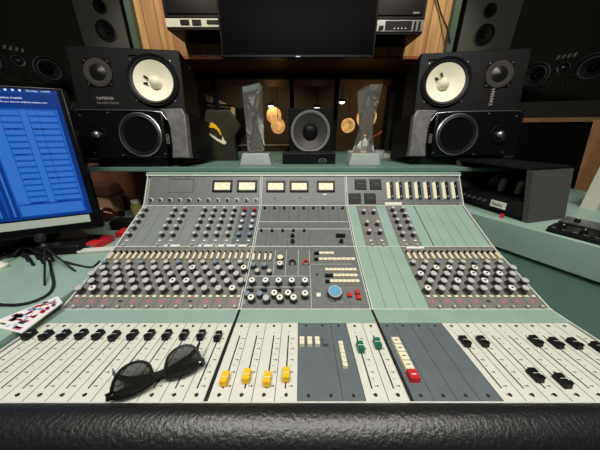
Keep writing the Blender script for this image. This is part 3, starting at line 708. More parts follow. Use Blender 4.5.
# --- meter bridge
for nm, x0, x1 in (('L', XL0, XC0), ('C', XC0, XR0), ('R', XR0, XR1)):
    mb = MB(pgray3).box(x0 + .004, x1 - .004, .003, LM - .007, -.004, .0015)
    mb.use(screwm)
    k = x0 + .015
    while k < x1 - .01:
        for v in (.008, LM - .012): mb.lathe([(.002, .0015), (.0018, .0022)], 8, (k, v, 0))
        k += .034
    if nm == 'C': mb.use(ink).box(XV(FM, 314, 190)[0] - .0004, XV(FM, 314, 190)[0] + .0004, .004, LM - .008, .0014, .0018)
    P = mb.build('meter_panel', console, FM)
    def vu(px0, px1, r0, r1):
        xa, v1 = XV(FM, px0, r0, .006); xb, v0 = XV(FM, px1, r1, .006); d = .0065
        m = MB(kblack)
        for q in ((xa, xb, v0, v0 + d), (xa, xb, v1 - d, v1), (xa, xa + d, v0, v1), (xb - d, xb, v0, v1)): m.box(*q, .001, .008)
        g = m.build('vu_meter', P, FM)
        f = MB(vuface).box(xa + d, xb - d, v0 + d, v1 - d, .001, .004).use(ink)
        cx = (xa + xb) / 2; hh = v1 - v0; ww = xb - xa
        for j in range(9):
            t = -1 + j * .25; px_ = cx + t * ww * .32; py_ = v0 + hh * (.70 - .10 * t * t)
            f.box(px_ - .0004, px_ + .0004, py_, py_ + hh * .08, .004, .0042)
        f.use(kblack).add([(cx + .002, v0 + hh * .2, .0044), (cx + .003, v0 + hh * .2, .0044), (cx - ww * .2, v0 + hh * .72, .0044), (cx - ww * .2 - .0008, v0 + hh * .72, .0044)], [(0, 1, 2, 3)])
        f.use(kred).box(cx + ww * .16, cx + ww * .34, v0 + hh * .60, v0 + hh * .63, .004, .0042)
        f.build('meter_dial', P, FM)
    if nm == 'L':
        vu(213, 231.5, 180.3, 191.5); vu(237.5, 256.5, 180.3, 191.5)
        xa, v1 = XV(FM, 170, 179); xb, v0 = XV(FM, 193, 192.5)
        MB(kblack, pgray3).box(xa, xb, v0, v1, .001, .0022).use(pgray3).box(xa + .001, xb - .001, v0, v1 - .003, .002, .003).build('blank_cover', P, FM)
        for k in range(12): put('gain_knob', KTINY if k % 2 else KDARK, P, FM, XL0 + w * (k + .5), V(FM, 200, .007))
        for k in range(12): MB(kgray).lathe([(.0092, .0015), (.0082, .004)], 14, (XL0 + w * (k + .5), V(FM, 200, .002), 0)).build('knob_collar', P, FM)
    if nm == 'C':
        vu(266.5, 285, 180.8, 191.5); vu(290, 308.5, 180.8, 191.5); vu(317, 335, 180.8, 191.5)
        for px in (275, 300): x, v = XV(FM, px, 198); MB(kblack).lathe([(.0028, .0015), (.0022, .004)], 10, (x, v, 0)).build('indicator', P, FM)
        x0_, v0_ = XV(FM, 323, 195); MB(paper).box(x0_, x0_ + .014, v0_, v0_ + .005, .0015, .002).build('label_tape', P, FM)
    if nm == 'R':
        for a, b, c, d_ in ((354.5, 367, 179, 189.5), (369.5, 382, 179, 189.5), (348.5, 361.5, 193, 203.5), (364, 376.5, 193, 203.5)):
            xa, v1 = XV(FM, a, c, .004); xb, v0 = XV(FM, b, d_, .004)
            m = MB(kblack).frust(xa, xb, v0, v1, .001, .007, .002).use(dglass).box(xa + .006, xb - .006, v0 + .008, v1 - .008, .0068, .0074).use(gtext).box(xa + .012, xb - .012, (v0 + v1) / 2, (v0 + v1) / 2 + .0012, .0073, .0077)
            m.build('small_meter', P, FM)
        for k in range(8):
            xx, vtop = XV(FM, 387 + 9.15 * k, 182.5, .002); _, vbot = XV(FM, 387 + 9.15 * k, 199.5, .002)
            MB(slate).box(xx - .007, xx + .030, vbot - .004, vtop + .010, .001, .0022).use(trimw).box(xx - .0003 - .006, xx - .0057, vbot - .004, vtop + .01, .002, .0026).box(xx + .004, xx + .014, vtop + .004, vtop + .006, .002, .0026).build('meter_module', P, FM)
            MB(cream).box(xx - .004, xx + .0085, vbot + .004, vtop, .002, .0045).build('light_column', P, FM)
            MB(kblack, kgray).box(xx + .009, xx + .021, vbot, vtop + .003, .002, .0035).use(kgray).box(xx + .0125, xx + .0155, vbot + (vtop - vbot) * .12, vbot + (vtop - vbot) * .2, .0035, .008).box(xx + .0125, xx + .0155, vbot + (vtop - vbot) * .75, vbot + (vtop - vbot) * .8, .0035, .0042).build('slider', P, FM)
        xa, v1 = XV(FM, 384.5, 202.5); xb, v0 = XV(FM, 401.5, 205); MB(paper).box(xa, xb, v0, v1, .0022, .003).build('label_tape', P, FM)

# ================================================================== SHELF AND WHAT STANDS ON IT
SZ = 1.05
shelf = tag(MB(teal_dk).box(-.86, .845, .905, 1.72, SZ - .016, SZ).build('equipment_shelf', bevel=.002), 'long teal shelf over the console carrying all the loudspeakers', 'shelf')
# brackets hidden behind the console carry it
def near_speaker(fx, fy, fz, yaw, side):
    t = thing('studio_monitor', 'black bookshelf monitor with pale cone lying on top of the %s speaker stack' % ('left' if side < 0 else 'right'), 'speaker', T(fx, fy, fz), 'pale cone monitors')
    F = face((fx, fy, fz), yaw, 10)
    W_, H_, D_ = .386, .216, .20
    wx = -side * .088
    cutholes(MB(spk).box(-W_ / 2, W_ / 2, -H_ / 2, H_ / 2, -D_, 0).build('cabinet', t, F, bevel=.005), [(wx, 0, .0735)])
    driver(t, 'woofer', F, wx, 0, .0915, 'woofer_white')
    mk = MB(kblack)
    for s in (0, 1): a_ = R(112 + 36 * s); mk.at(Matrix.Rotation(a_ if side > 0 else a_ + R(40), 4, 'Z')).box(.026, .042, -.003, .003, -.012, -.0085)
    mk.build('cone_tabs', t, F @ T(wx, 0, 0.0))
    tx = side * .098; ty = .022
    MB(grayring).lathe([(.047, 0), (.047, .004), (.040, .006), (.027, .003)], 40, cap=False).use(dome).lathe([(.029, .003), (.022, .005), (.010, .010), (.0005, .011)], 32, cap=False).build('tweeter', t, F @ T(tx, ty, 0), ang=50)
    MB(spk_sat).prism([(-.045, -.038), (-.038, -.045), (.038, -.045), (.045, -.038), (.045, .038), (.038, .045), (-.038, .045), (-.045, .038)], 0, .0022).build('tweeter_plate', t, F @ T(tx, ty, 0))
    scm = MB(satin).lathe([(.0028, 0), (.0022, .0035)], 10).mesh('screw')
    for cx, cy, rr_ in ((wx, 0, .098), (tx, ty, .054)):
        for k in range(4):
            a_ = R(45 + 90 * k); obj('screw', scm, t, F @ T(cx + rr_ * cos(a_), cy + rr_ * sin(a_), 0))
    MB(spk_sat).tube([(wx - .075, .083, .002), (wx + .045, .083, .002), (wx + .082, .05, .002), (wx + .09, .0, .002)], .0018).build('grille_clip', t, F)
    if side < 0:
        obj('brand_lettering', text_mesh('YAMAHA', .0145, mat('letter_white', (170, 168, 160), .6), .0003), t, F @ T(-.122, -.068, .0006))
        obj('model_lettering', text_mesh('NS-10M STUDIO', .0105, gtext, .0003), t, F @ T(-.122, -.083, .0006))
    else:
        obj('brand_lettering', text_mesh('YAMAHA', .018, mat('letter_white', (170, 168, 160), .6), .0003), t, F @ T(.095, -.088, .0006) @ Matrix.Rotation(R(90), 4, 'Z'))
    return t
near_speaker(-.645, .99, 1.359, 8, -1)
near_speaker(.665, 1.03, 1.361, -10, 1)
def low_speaker(fx, fy, fz, yaw, side):
    t = thing('powered_monitor', 'black powered monitor with silver end panel at the bottom of the %s speaker stack' % ('left' if side < 0 else 'right'), 'speaker', T(fx, fy, fz), 'lower monitors with silver ends')
    F = face((fx, fy, fz), yaw, 10); s = side
    # outline of body seen from above; x mirrored for the right one. baffle front plus rounded shoulder
    def m(x): return x * -s
    body = MB(spk_sat)
    body.box(min(m(-.205), m(.12)), max(m(-.205), m(.12)), -.087, .087, -.19, -.0)
    cutholes(body.build('cabinet', t, F, bevel=.010, seg=3), [(m(.032), -.004, .063), (m(-.130), -.002, .017)])
    # silver cheek with curved inner edge
    pts = [(.116, .087), (.194, .089), (.204, .065), (.202, -.065), (.206, -.087), (.138, -.087), (.144, -.05), (.144, .02), (.133, .065)]
    pts = [(m(x), y) for x, y in pts]
    MB(silverpl).prism(pts, -.03, .006).build('end_panel', t, F, bevel=.003)
    # chamfered rear side
    a, b = sorted((m(.12), m(.196)))
    sd = MB(spk)
    x_in, x_out = m(.196), m(.19)
    sd.add([(m(.118), -.086, -.03), (m(.196), -.086, -.01), (m(.196), .086, -.01), (m(.118), .086, -.03), (m(.118), -.086, -.19), (m(.232), -.086, -.17), (m(.232), .076, -.17), (m(.118), .080, -.19)],
           [(0, 1, 2, 3), (4, 5, 6, 7), (1, 5, 6, 2), (0, 1, 5, 4), (3, 2, 6, 7), (0, 3, 7, 4)])
    sd.build('side_panel', t, F)
    driver(t, 'woofer', F, m(.032), -.004, .078, 'woofer_black')
    MB(spk_sat).lathe([(.036, 0), (.036, .003), (.033, .004), (.016, -.002)], 36, cap=False).use(rubber).lathe([(.017, -.001), (.001, -.003)], 24, cap=False).build('tweeter', t, F @ T(m(-.130), -.002, 0), ang=50)
    gd = MB(satin).lathe([(.0135, 0), (.0125, .006), (.006, .010), (.0005, .011)], 20, cap=False).use(kblack)
    for k in range(6): gd.lathe([(.0022, .0), (.002, .0085)], 8, (.0075 * cos(k * pi / 3), .0075 * sin(k * pi / 3), 0))
    gd.build('tweeter_guard', t, F @ T(m(-.130), -.002, 0), ang=50)
    scm = MB(satin).lathe([(.0032, 0), (.0027, .003)], 10).mesh('screw')
    for x, y in ((-.175, .064), (-.075, .074), (.115, .068), (-.150, -.068), (-.045, -.076), (.112, -.072)): obj('screw', scm, t, F @ T(m(x), y, 0))
    MB(satin).tube([(m(-.19), .078, .001), (m(-.18), .0835, .002), (m(.05), .082, .002), (m(.118), .076, .002), (m(.135), .05, .002)], .0016).build('trim_line', t, F)
    ch = obj('brand_lettering', text_mesh('OIIO', .017, gtext, .0003), t, F @ T(m(.128) + (.006 if s < 0 else .006), -.036, .0006) @ Matrix.Rotation(R(90), 4, 'Z'))
    # wedge foam that tips it back
    base = F @ Vector((0, -.094, -.01)); z0 = SZ
    p1 = F @ Vector((0, -.0945, -.02)); p2 = F @ Vector((0, -.0945, -.25))
    p1 = F @ Vector((0, -.0885, -.03)); p2 = F @ Vector((0, -.0885, -.18)); L2 = (p2 - p1).to_2d().length
    w_ = tag(MB(rubber).at(T(p1.x, p1.y, 0) @ Matrix.Rotation(R(yaw), 4, 'Z')).add([(-.17, .0, SZ), (.10, .0, SZ), (.10, L2, SZ), (-.17, L2, SZ), (-.17, .0, p1.z), (.10, .0, p1.z), (.10, L2, p2.z), (-.17, L2, p2.z)],
        [(3, 2, 1, 0), (4, 5, 6, 7), (0, 1, 5, 4), (1, 2, 6, 5), (2, 3, 7, 6), (3, 0, 4, 7)]).build('foam_wedge'), 'black foam wedge tipping back the %s lower monitor' % ('left' if side < 0 else 'right'), 'speaker pad')
    return t
low_speaker(-.632, .915, 1.172, 3, -1)
low_speaker(.655, .965, 1.172, -6, 1)

# crystal trophies
def trophy(px, lab, flip):
    c = atY(px, 163.5, 1.0); c.z = SZ
    t = thing('crystal_trophy', lab, 'trophy', T(c), 'crystal trophies')
    b = MB(mat('frosted_crystal', (226, 234, 228), .12, trans=.6, ior=1.3)) if 'frosted_crystal' not in MATS else MB(MATS['frosted_crystal'])
    b.at(T(c)).frust(-.067, .067, -.045, .045, 0, .048, .014, .010).build('base', t, bevel=.003)
    # faceted twisting column
    n = 5; prof = [(.040, .0, 0), (.047, .10, .35), (.050, .19, .62), (.042, .262, .80), (.034, .285, .86)]
    n = 4; prof = [(.045, 0, .485), (.037, .10, 1.27), (.047, .238, 2.056)]
    vs = []; fs = []
    for i, (r, z, tw) in enumerate(prof):
        for k in range(n):
            a = 2 * pi * k / n + tw * flip + .3
            zz = z + (.012 * cos(a * 1 + .5) if i == len(prof) - 1 else 0)
            vs.append((r * cos(a), r * .8 * sin(a), zz + .049))
    for i in range(len(prof) - 1):
        for k in range(n):
            a, b_, c_, d_ = i * n + k, i * n + (k + 1) % n, (i + 1) * n + (k + 1) % n, (i + 1) * n + k
            fs += [(a, b_, c_), (a, c_, d_)] if i % 2 else [(a, b_, d_), (b_, c_, d_)]
    fs.append(tuple(range(n))[::-1]); fs.append(tuple(range((len(prof) - 1) * n, len(prof) * n)))
    MB(crystal).at(T(c)).add(vs, fs).build('column', t, ang=5)
trophy(257.5, 'faceted crystal trophy on the shelf left of the subwoofer', 1)
trophy(362, 'faceted crystal trophy on the shelf right of the subwoofer', -1)
# subwoofer + small centre box
c = atY(310.3, 132, 1.45)
t = thing('subwoofer', 'square black subwoofer with grey cone in the middle of the shelf', 'speaker', T(c.x, 1.45, SZ))
hs = .128; cz = SZ + hs + .001
F = face((c.x, 1.45, cz), 0, 0)
cutholes(MB(spk).box(-hs, hs, -hs, hs, -.24, 0).build('cabinet', t, F, bevel=.004), [(0, 0, .10)])
driver(t, 'woofer', F, 0, 0, .118, 'woofer_grey')
x0, x1 = atY(282.5, 160, 1.0).x, atY(335.5, 160, 1.0).x
t = thing('small_black_box', 'low black equipment box with oval badge in front of the subwoofer', 'equipment box', T((x0 + x1) / 2, 1.0, SZ))
MB(kblack).box(x0, x1, 1.0, 1.12, SZ, SZ + .046).build('case', t, bevel=.003)
MB(groove).box((x0 + x1) / 2 + .01, (x0 + x1) / 2 + .012, .9985, 1.0, SZ + .003, SZ + .043).build('seam', t)
xo = atY(322.5, 160, 1.0).x
MB(gtext, kblack).lathe([(.017, 0), (.016, .001)], 24).use(kblack).lathe([(.0145, .001), (.014, .0014)], 24).use(gtext).box(-.009, .009, -.0015, .0015, .001, .0018).build('badge', t, face((xo, .9995, SZ + .014)) @ Matrix.Diagonal((1, .6, 1, 1)))
# dark faceted plaque with yellow crescent
k6 = lambda x, y: atY(140 + x / 6, 95 + y / 6, 1.13)
P = [k6(*q) for q in ((395, 108), (532, 104), (602, 200), (566, 262), (586, 408), (436, 408), (398, 300), (378, 222))]
t = thing('award_plaque', 'dark angular plaque with yellow crescent beside the left speaker stack', 'award', T(P[5].x, 1.13, SZ))
XZ = Matrix(((1, 0, 0, 0), (0, 0, -1, 0), (0, 1, 0, 0), (0, 0, 0, 1)))
dz = SZ - min(P[4].z, P[5].z)
def addp(name, pts, y0, y1, m, **k): return MB(m).at(Matrix(((1, 0, 0, 0), (0, 0, 1, 0), (0, 1, 0, 0), (0, 0, 0, 1)))).prism([(p.x, p.z + dz) for p in pts], y0, y1).build(name, t, **k)
addp('plaque', P, 1.13, 1.16, olive, bevel=.003)
cre = [k6(*q) for q in ((430, 178), (455, 195), (482, 225), (498, 262), (500, 285), (522, 300), (512, 312), (470, 288), (412, 246), (414, 238), (465, 268), (490, 282), (486, 250), (470, 222), (420, 205))]
cre = [k6(*q) for q in ((430, 178), (456, 194), (480, 222), (492, 258), (486, 254), (468, 226), (446, 212), (418, 210))]
addp('yellow_crescent', cre, 1.126, 1.13, yellow)
addp('pale_stroke', [k6(*q) for q in ((412, 236), (470, 278), (494, 288), (498, 262), (508, 286), (524, 300), (510, 312), (468, 290), (410, 248))], 1.126, 1.13, cream)
# papers and a tumbler beyond right trophy
a, b = atZ(346, 163, SZ), atZ(392, 158, SZ)
tag(MB(paper).box(.30, .48, 1.25, 1.50, SZ, SZ + .02).build('paper_stack'), 'stack of white papers lying behind the right crystal trophy', 'papers')
c = Vector((.375, 1.12, SZ))
tag(MB(mat('glass_jar', (220, 226, 214), .1, trans=.7)).lathe([(.022, 0), (.025, .05), (.024, .05), (.021, .004)], 20, c).build('glass_tumbler'), 'small glass tumbler between right trophy and right speaker stack', 'glass')

# ================================================================== RIGHT WING
e0 = Vector((.640, .830)); e1 = Vector((1.02, .107)) * 1.0
d = Vector((.789 - .635, .525 - .804)).normalized(); n_ = Vector((-d.y, d.x))    # points right/away
e0 = Vector((.635, .804)) - d * .34; e1 = Vector((.789, .525)) + d * .42
def wing(z0, z1, off, depth, m, name, parent=None, **k):
    s0 = (.637 + off - e0.x) / d.x; a = e0 + n_ * off + d * 0; a = Vector((.637 + off * 1.1, e0.y + d.y * (.637 + off * 1.1 - e0.x - n_.x * off) / d.x + n_.y * off)); b = e1 + n_ * off; c_ = b + n_ * depth
    return MB(m).prism([tuple(a), tuple(b), tuple(c_), (1.45, 1.2), (.637 + off * 1.1, 1.2)], z0, z1).build(name, parent, **k)
wg = thing('side_desk', 'teal side desk wing standing right of the console', 'desk', T(.9, .5, 0))
wing(.805, .90, 0, .62, teal, 'desk_top', wg, bevel=.002)
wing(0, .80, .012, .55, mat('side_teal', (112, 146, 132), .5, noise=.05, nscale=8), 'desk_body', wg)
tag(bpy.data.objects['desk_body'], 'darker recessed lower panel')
# black carpeted case
A = Vector((.752, .690)); B = Vector((.925, .735)); C = Vector((.690, .955)); u = B - A; vv = C - A
lean = Vector((-.050, .0))
def rb(u0, u1, v0, v1, z0, z1, m, name, parent, **k):
    P = [A + u * a + vv * b for a, b in ((u0, v0), (u1, v0), (u1, v1), (u0, v1))]
    vs = [tuple((p + lean * ((z - .9) / .18)).to_3d() + Vector((0, 0, z))) for z in (z0, z1) for p in P]
    return MB(m).add(vs, [(3, 2, 1, 0), (4, 5, 6, 7), (0, 1, 5, 4), (1, 2, 6, 5), (2, 3, 7, 6), (3, 0, 4, 7)]).build(name, parent, **k)
cs = thing('carpeted_rack_case', 'charcoal carpeted open rack case on the right side desk', 'rack case', T(A.x, A.y, .9))
rb(0, 1, 0, .06, .901, 1.072, carpetbox, 'side_panel', cs); rb(0, 1, .94, 1, .901, 1.072, carpetbox, 'side_panel', cs)
rb(0, 1, 0, 1, 1.072, 1.080, kblack, 'top_panel', cs); rb(0, 1, .06, .94, .901, .907, kblack, 'bottom_panel', cs)  # top panel is black: its unlit tone is put into the colour
rb(.94, 1, .06, .94, .907, 1.072, kblack, 'back_panel', cs)
rk = thing('outboard_processor', 'black outboard unit with white sticker inside the carpeted rack case', 'audio rack unit', T((A + (u + vv) * .5).to_3d() + Vector((0, 0, .907))))
rb(.02, .8, .08, .92, .908, .965, kblack, 'chassis', rk)
k = (A + vv * .30 + u * .02 + lean * .21 + Vector((-.003, 0)))
Fk = Matrix.Translation((k.x, k.y, .938)) @ Matrix(((-vv.normalized().x, 0, -u.normalized().x, 0), (-vv.normalized().y, 0, -u.normalized().y, 0), (0, 1, 0, 0), (0, 0, 0, 1)))
MB(paper).box(-.040, .014, -.014, .010, .001, .002).build('sticker', rk, Fk)
obj('sticker_lettering', text_mesh('Radial', .016, ink, .0004), rk, Fk @ T(-.036, -.007, .0026))
kk = MB(satin)
for i in range(5): kk.lathe([(.006, 0), (.005, .010)], 12, (-.06 - i * .022, 0, .001))
kk.build('controls', rk, Fk)
for i, (uu, v2) in enumerate(((.3, .55), (.45, .75), (.35, .35))):
    p = A + u * uu + vv * v2
    t = thing('glass_valve', ['clear glass valve standing in the rack case, nearest the console', 'clear glass valve deepest in the rack case', 'clear glass valve in the rack case nearest its front corner'][i], 'valve', T(p.x, p.y, .966), 'valves in the rack case')
    MB(MATS['glass_jar']).lathe([(.010, .006), (.013, .02), (.012, .045), (.004, .055)], 16, (p.x, p.y, .966)).build('envelope', t)
    MB(kblack).lathe([(.012, 0), (.012, .007)], 16, (p.x, p.y, .9655)).build('socket', t)
tag(MB(kred).lathe([(.006, 0), (.006, .012)], 12).build('red_plug', None, T(.712, .745, .9005)), 'small red plug lying at the edge of the right side desk', 'plug')
# outboard gear row right
def on_desk(s_, o_): p = e0 + d * s_ + n_ * o_; return p
def ogear(s0, s1, o0, o1, z0, z1, lab, nkn, km):
    c_ = on_desk((s0 + s1) / 2, (o0 + o1) / 2)
    M = Matrix(((d.x, n_.x, 0, c_.x), (d.y, n_.y, 0, c_.y), (0, 0, 1, z0), (0, 0, 0, 1)))
    t = thing('outboard_unit', lab, 'audio rack unit', M); L_ = (s1 - s0) / 2; D_ = (o1 - o0) / 2; H_ = z1 - z0
    MB(kblack).box(-L_, L_, -D_, D_, 0, H_).build('chassis', t, M, bevel=.002)
    MB(spk_sat if km is not satin else satin).box(-L_, L_, -D_ + .004, D_ - .004, H_ - .0005, H_ + .0025).build('front_panel', t, M)
    for k in range(nkn):
        x = -L_ + (k + .6) * 2 * L_ / nkn
        MB(km if km is not satin else kblack).lathe([(.008, 0), (.007, .010), (.006, .011)], 16).use(kwhite).box(-.0008, .0008, 0, .007, .0108, .0118).build('knob', t, M @ T(x, -D_ * .3, H_ + .002))
    pr = MB(gtext)
    for k in range(nkn * 2):
        x = -L_ + (k + .6) * L_ / nkn; pr.box(x - .005, x + .004, -D_ * .85, -D_ * .75, H_ + .002, H_ + .003)
    pr.build('printing', t, M)
ogear(.55, .93, .012, .085, .9, .913, 'black outboard unit with knobs nearest the teal edge of the side desk', 9, kblack)
ogear(.55, .93, .10, .19, .9, .916, 'silver outboard unit behind the black one on the side desk', 7, satin)
tag(MB(white_pt).at(T(1.18, .86, .9) @ Matrix.Rotation(R(20), 4, 'Z')).box(-.05, .12, -.02, .02, 0, .16).box(-.052, -.045, -.022, .022, 0, .162).build('upright_board'), 'off-white upright board behind the outboard units at right edge', 'board')

# ================================================================== LEFT DESK
DZ = .79
ld = thing('left_desk', 'teal desk left of the console under the computer display', 'desk', T(-1.0, .6, 0))
MB(teal).prism([(XL0 - .016, .05), (XL0 - .016, 1.15), (-1.8, 1.15), (-1.8, .05)], DZ - .03, DZ).build('desk_top', ld, bevel=.002)
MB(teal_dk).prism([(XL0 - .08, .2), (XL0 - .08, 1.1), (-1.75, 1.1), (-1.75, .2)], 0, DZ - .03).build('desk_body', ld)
# display
mc = Vector((-1.00, .640, 1.085)); mh, mw_ = .43, .62
F = face(mc, 24.9, 9.6)
t = thing('computer_display', 'large black computer display with blue editing window on the left desk', 'computer display', T(mc.x, mc.y, DZ))
MB(spk_sat).box(-mw_ / 2, mw_ / 2, -.223, .223, -.03, 0).build('housing', t, F, bevel=.004)
MB(mat('chin_pale', (176, 188, 176), .35)).box(-mw_ / 2 + .012, mw_ / 2 - .026, -.196, -.171, .0002, .001).build('chin_strip', t, F)
def em(name, c, s=.55): return mat(name, tuple(v * .35 for v in c), .3, emit=c, estr=s)
sb, s1, s2, s3, s4 = em('screen_blue', (22, 92, 206)), em('screen_mid', (62, 134, 236)), em('screen_light', (96, 160, 244)), em('screen_dark', (14, 62, 150)), em('screen_text', (220, 235, 252), 1.0)
sc = MB(sb).box(-mw_ / 2 + .010, mw_ / 2 - .016, -.166, .214, .0002, .0012)
hx, lx = mw_ / 2 - .016, -mw_ / 2 + .010
sc.use(s3).box(lx, hx, .206, .214, .0012, .0014).box(lx, hx, -.166, -.158, .0012, .0014).box(lx, .118, -.158, .158, .0012, .0014).box(hx - .012, hx, -.158, .206, .0012, .0014)
sc.use(s1).box(.122, .150, -.118, .158, .0012, .0015).box(.196, .211, -.118, .158, .0012, .0015)
for r in range(15):
    y = .156 - r * .0183
    for xa_, xb_ in ((.152, .194), (.213, .276)):
        sc.use(s1).box(xa_, xb_, y - .0125, y, .0012, .0015)
        if r % 4 == 2: sc.use(s3).box(xa_ + .004, xa_ + .014, y - .018, y - .014, .0012, .0016).box(xa_ + .018, xa_ + .03, y - .018, y - .014, .0012, .0016)
sc.use(s3).box(.234, .2348, -.118, .158, .0014, .0017).box(.122, .277, -.1195, -.118, .0014, .0017)
sc.use(s1).box(.124, .276, -.155, -.123, .0012, .0015).box(.279, .2815, -.118, .158, .0012, .0016)
for k_, x in enumerate((-.27, -.2, -.12, -.06, 0, .03, .055, .075, .092, .106)): sc.use(s1 if k_ % 2 else sb).box(x, x + .005, -.155, .14, .0014, .0017)
sc.use(s3).box(.12, .283, .162, .204, .0012, .0016)
sc.build('screen', t, F)
for body, sz, x, y in (('Updates Available', .0068, .163, .187), ('Do you want to install the updates now?', .0062, .163, .1765), ('Thu Aug 1  1:14 PM', .0066, .225, .2075)):
    obj('screen_lettering', text_mesh(body, sz, s4, .0001), t, F @ T(x, y, .0019))
for k_, x in enumerate((.165, .18, .195, .21)): MB(s4).box(x, x + .005, .2075, .2125, .0016, .0019).build('menu_icon', t, F)
MB(kblack).at(T(mc.x, mc.y, 0) @ Matrix.Rotation(R(24.9), 4, 'Z')).box(-.1, .1, .0, .17, DZ, DZ + .01).box(-.05, .05, .05, .09, DZ + .01, 1.02).build('stand', t)
# webcam / mini tripod
c = atZ(57, 268, DZ)
c = Vector((-.80, .625, DZ))
t = thing('mini_tripod', 'small black tripod with ball head standing on the left desk', 'tripod', T(c))
top = c + Vector((0, 0, .055))
for q in (atZ(45, 286, DZ), atZ(76, 272, DZ), c + Vector((-.05, .05, 0))):
    q = Vector((q.x, q.y, DZ + .003)); MB(cable).tube([top, q], [.0034, .0024]).build('leg', t)
MB(rubber).lathe([(.009, 0), (.011, .008), (.006, .014), (.006, .02)], 16, top).lathe([(.002, .018), (.011, .024), (.014, .033), (.011, .042), (.002, .047)], 16, top).build('ball_head', t)
# black box device behind it
t = thing('black_device', 'small black electronic box behind the mini tripod', 'device', T(-.83, .70, DZ))
MB(kblack).at(T(-.83, .705, DZ) @ Matrix.Rotation(R(8), 4, 'Z')).box(-.07, .07, -.035, .035, 0, .032).build('case', t, bevel=.006)
MB(rubber).at(T(-.85, .70, DZ + .032)).lathe([(.02, 0), (.018, .006)], 20).build('dial', t)
# red device
t = thing('red_device', 'bright red box with black cross knob between the display and console', 'device', T(-.765, .75, DZ))
Mr = T(-.765, .75, DZ) @ Matrix.Rotation(R(-6), 4, 'Z')
MB(kred).box(-.045, .045, -.038, .038, 0, .024).build('case', t, Mr, bevel=.003)
MB(kblack).box(-.024, .024, -.005, .005, .024, .031).box(-.005, .005, -.02, .02, .024, .031).lathe([(.011, .024), (.010, .037)], 16).build('knob', t, Mr)
MB(satin).box(-.04, .04, -.041, -.038, .004, .018).build('front_edge', t, Mr)
t = tag(MB(kred).at(T(-.70, .835, DZ)).box(-.035, .04, -.025, .025, 0, .022).build('red_box', bevel=.003), 'smaller plain red box behind the red device', 'box')
t = tag(MB(ivory).at(T(-.70, .70, DZ) @ Matrix.Rotation(R(10), 4, 'Z')).box(-.07, .055, -.012, .012, 0, .012).build('white_power_strip', bevel=.003), 'white bar lying in front of the red device', 'power strip')
# things in the cubby under the shelf
tag(MB(wood('dark_cabinet_wood', (150, 98, 72), (110, 70, 50), rough=.4)).box(-1.35, -.62, 1.17, 1.20, DZ, 1.03).build('cabinet_back'), 'dark brown board closing the cubby under the teal shelf', 'board')
c = Vector((-.93, 1.0, DZ))
t = thing('amber_bottle', 'dark amber bottle lying under the left end of the shelf', 'bottle', T(c))
MB(amber).at(T(c + Vector((0, 0, .032))) @ Matrix.Rotation(R(90), 4, 'Y')).lathe([(.028, -.07), (.031, -.06), (.031, .03), (.012, .055), (.012, .08)], 24).build('body', t)
MB(kblack).at(T(c + Vector((.0, 0, .032))) @ Matrix.Rotation(R(90), 4, 'Y')).lathe([(.014, .078), (.014, .095)], 16).build('cap', t)
MB(cream).at(T(c + Vector((0, 0, .032))) @ Matrix.Rotation(R(90), 4, 'Y')).lathe([(.0315, -.045), (.0315, .015)], 24, cap=False).build('label', t)
c = Vector((-.79, 1.04, DZ))
t = thing('jar', 'yellow-green glass jar standing under the shelf right of the amber bottle', 'jar', T(c))
MB(mat('yellow_green_glass', (176, 172, 84), .2, trans=.3)).lathe([(.022, 0), (.026, .01), (.026, .06), (.018, .075)], 24, c).build('body', t)
MB(kwhite).lathe([(.019, .075), (.019, .09)], 20, c).build('lid', t)
tag(MB(mat('cardboard', (226, 184, 142), .8)).at(T(-1.0, 1.09, DZ) @ Matrix.Rotation(R(12), 4, 'Z')).box(-.07, .07, -.05, .05, 0, .10).build('cardboard_box', bevel=.002), 'tan cardboard box under the left end of the shelf', 'box')
tag(MB(mat('cloth_brown', (96, 60, 46), .8)).at(T(-.99, 1.09, DZ + .101)).frust(-.08, .09, -.05, .05, 0, .06, .015, .01).build('folded_cloth', bevel=.01), 'brown folded cloth lying on the cardboard box', 'cloth')
tag(MB(kblack).at(T(-.76, .91, DZ)).box(-.05, .05, -.03, .03, 0, .04).build('black_case', bevel=.006), 'small black case in front of the amber bottle', 'case')
# cables
def cab(pts, lab, r=.0035, m=cable):
    P = [Vector(p) for p in pts]; out = []
    for i in range(len(P) - 1):
        p0 = P[max(i - 1, 0)]; p1 = P[i]; p2 = P[i + 1]; p3 = P[min(i + 2, len(P) - 1)]
        for s in range(6):
            tt = s / 6; out.append(.5 * ((2 * p1) + (p2 - p0) * tt + (2 * p0 - 5 * p1 + 4 * p2 - p3) * tt ** 2 + (3 * p1 - p0 - 3 * p2 + p3) * tt ** 3))
    out.append(P[-1])
    return tag(MB(m).tube(out, r).build('cable'), lab, 'cable')
def dz_(px, py, h=.004): q = atZ(px, py, DZ); return (q.x, q.y, DZ + h)
cab([dz_(-10, 305), dz_(20, 306), dz_(45, 298), dz_(54, 287), dz_(52, 272), dz_(50, 262)], 'long black cable curving across the front of the left desk')
cab([dz_(-10, 268, .01), dz_(10, 262, .02), dz_(22, 255, .01), dz_(40, 256, .004), dz_(50, 262)], 'black cable entering behind the display stand')
cab([dz_(66, 264, .01), dz_(78, 266), dz_(92, 268), dz_(100, 262)], 'thin black cable looping right of the mini tripod', .0025)
for k in range(7):
    x = 2 + k * 5
    cab([dz_(x - 12, 252 + (k * 5) % 9, .012), dz_(x, 244 + (k * 7) % 12, .03), dz_(x + 14, 250 + (k * 3) % 8, .016), dz_(x + 22, 258 + (k * 4) % 10, .004)], 'black cable in the tangle beneath the display', .004)['group'] = 'tangled cables beneath the display'
c = Vector(dz_(-1, 269, 0))
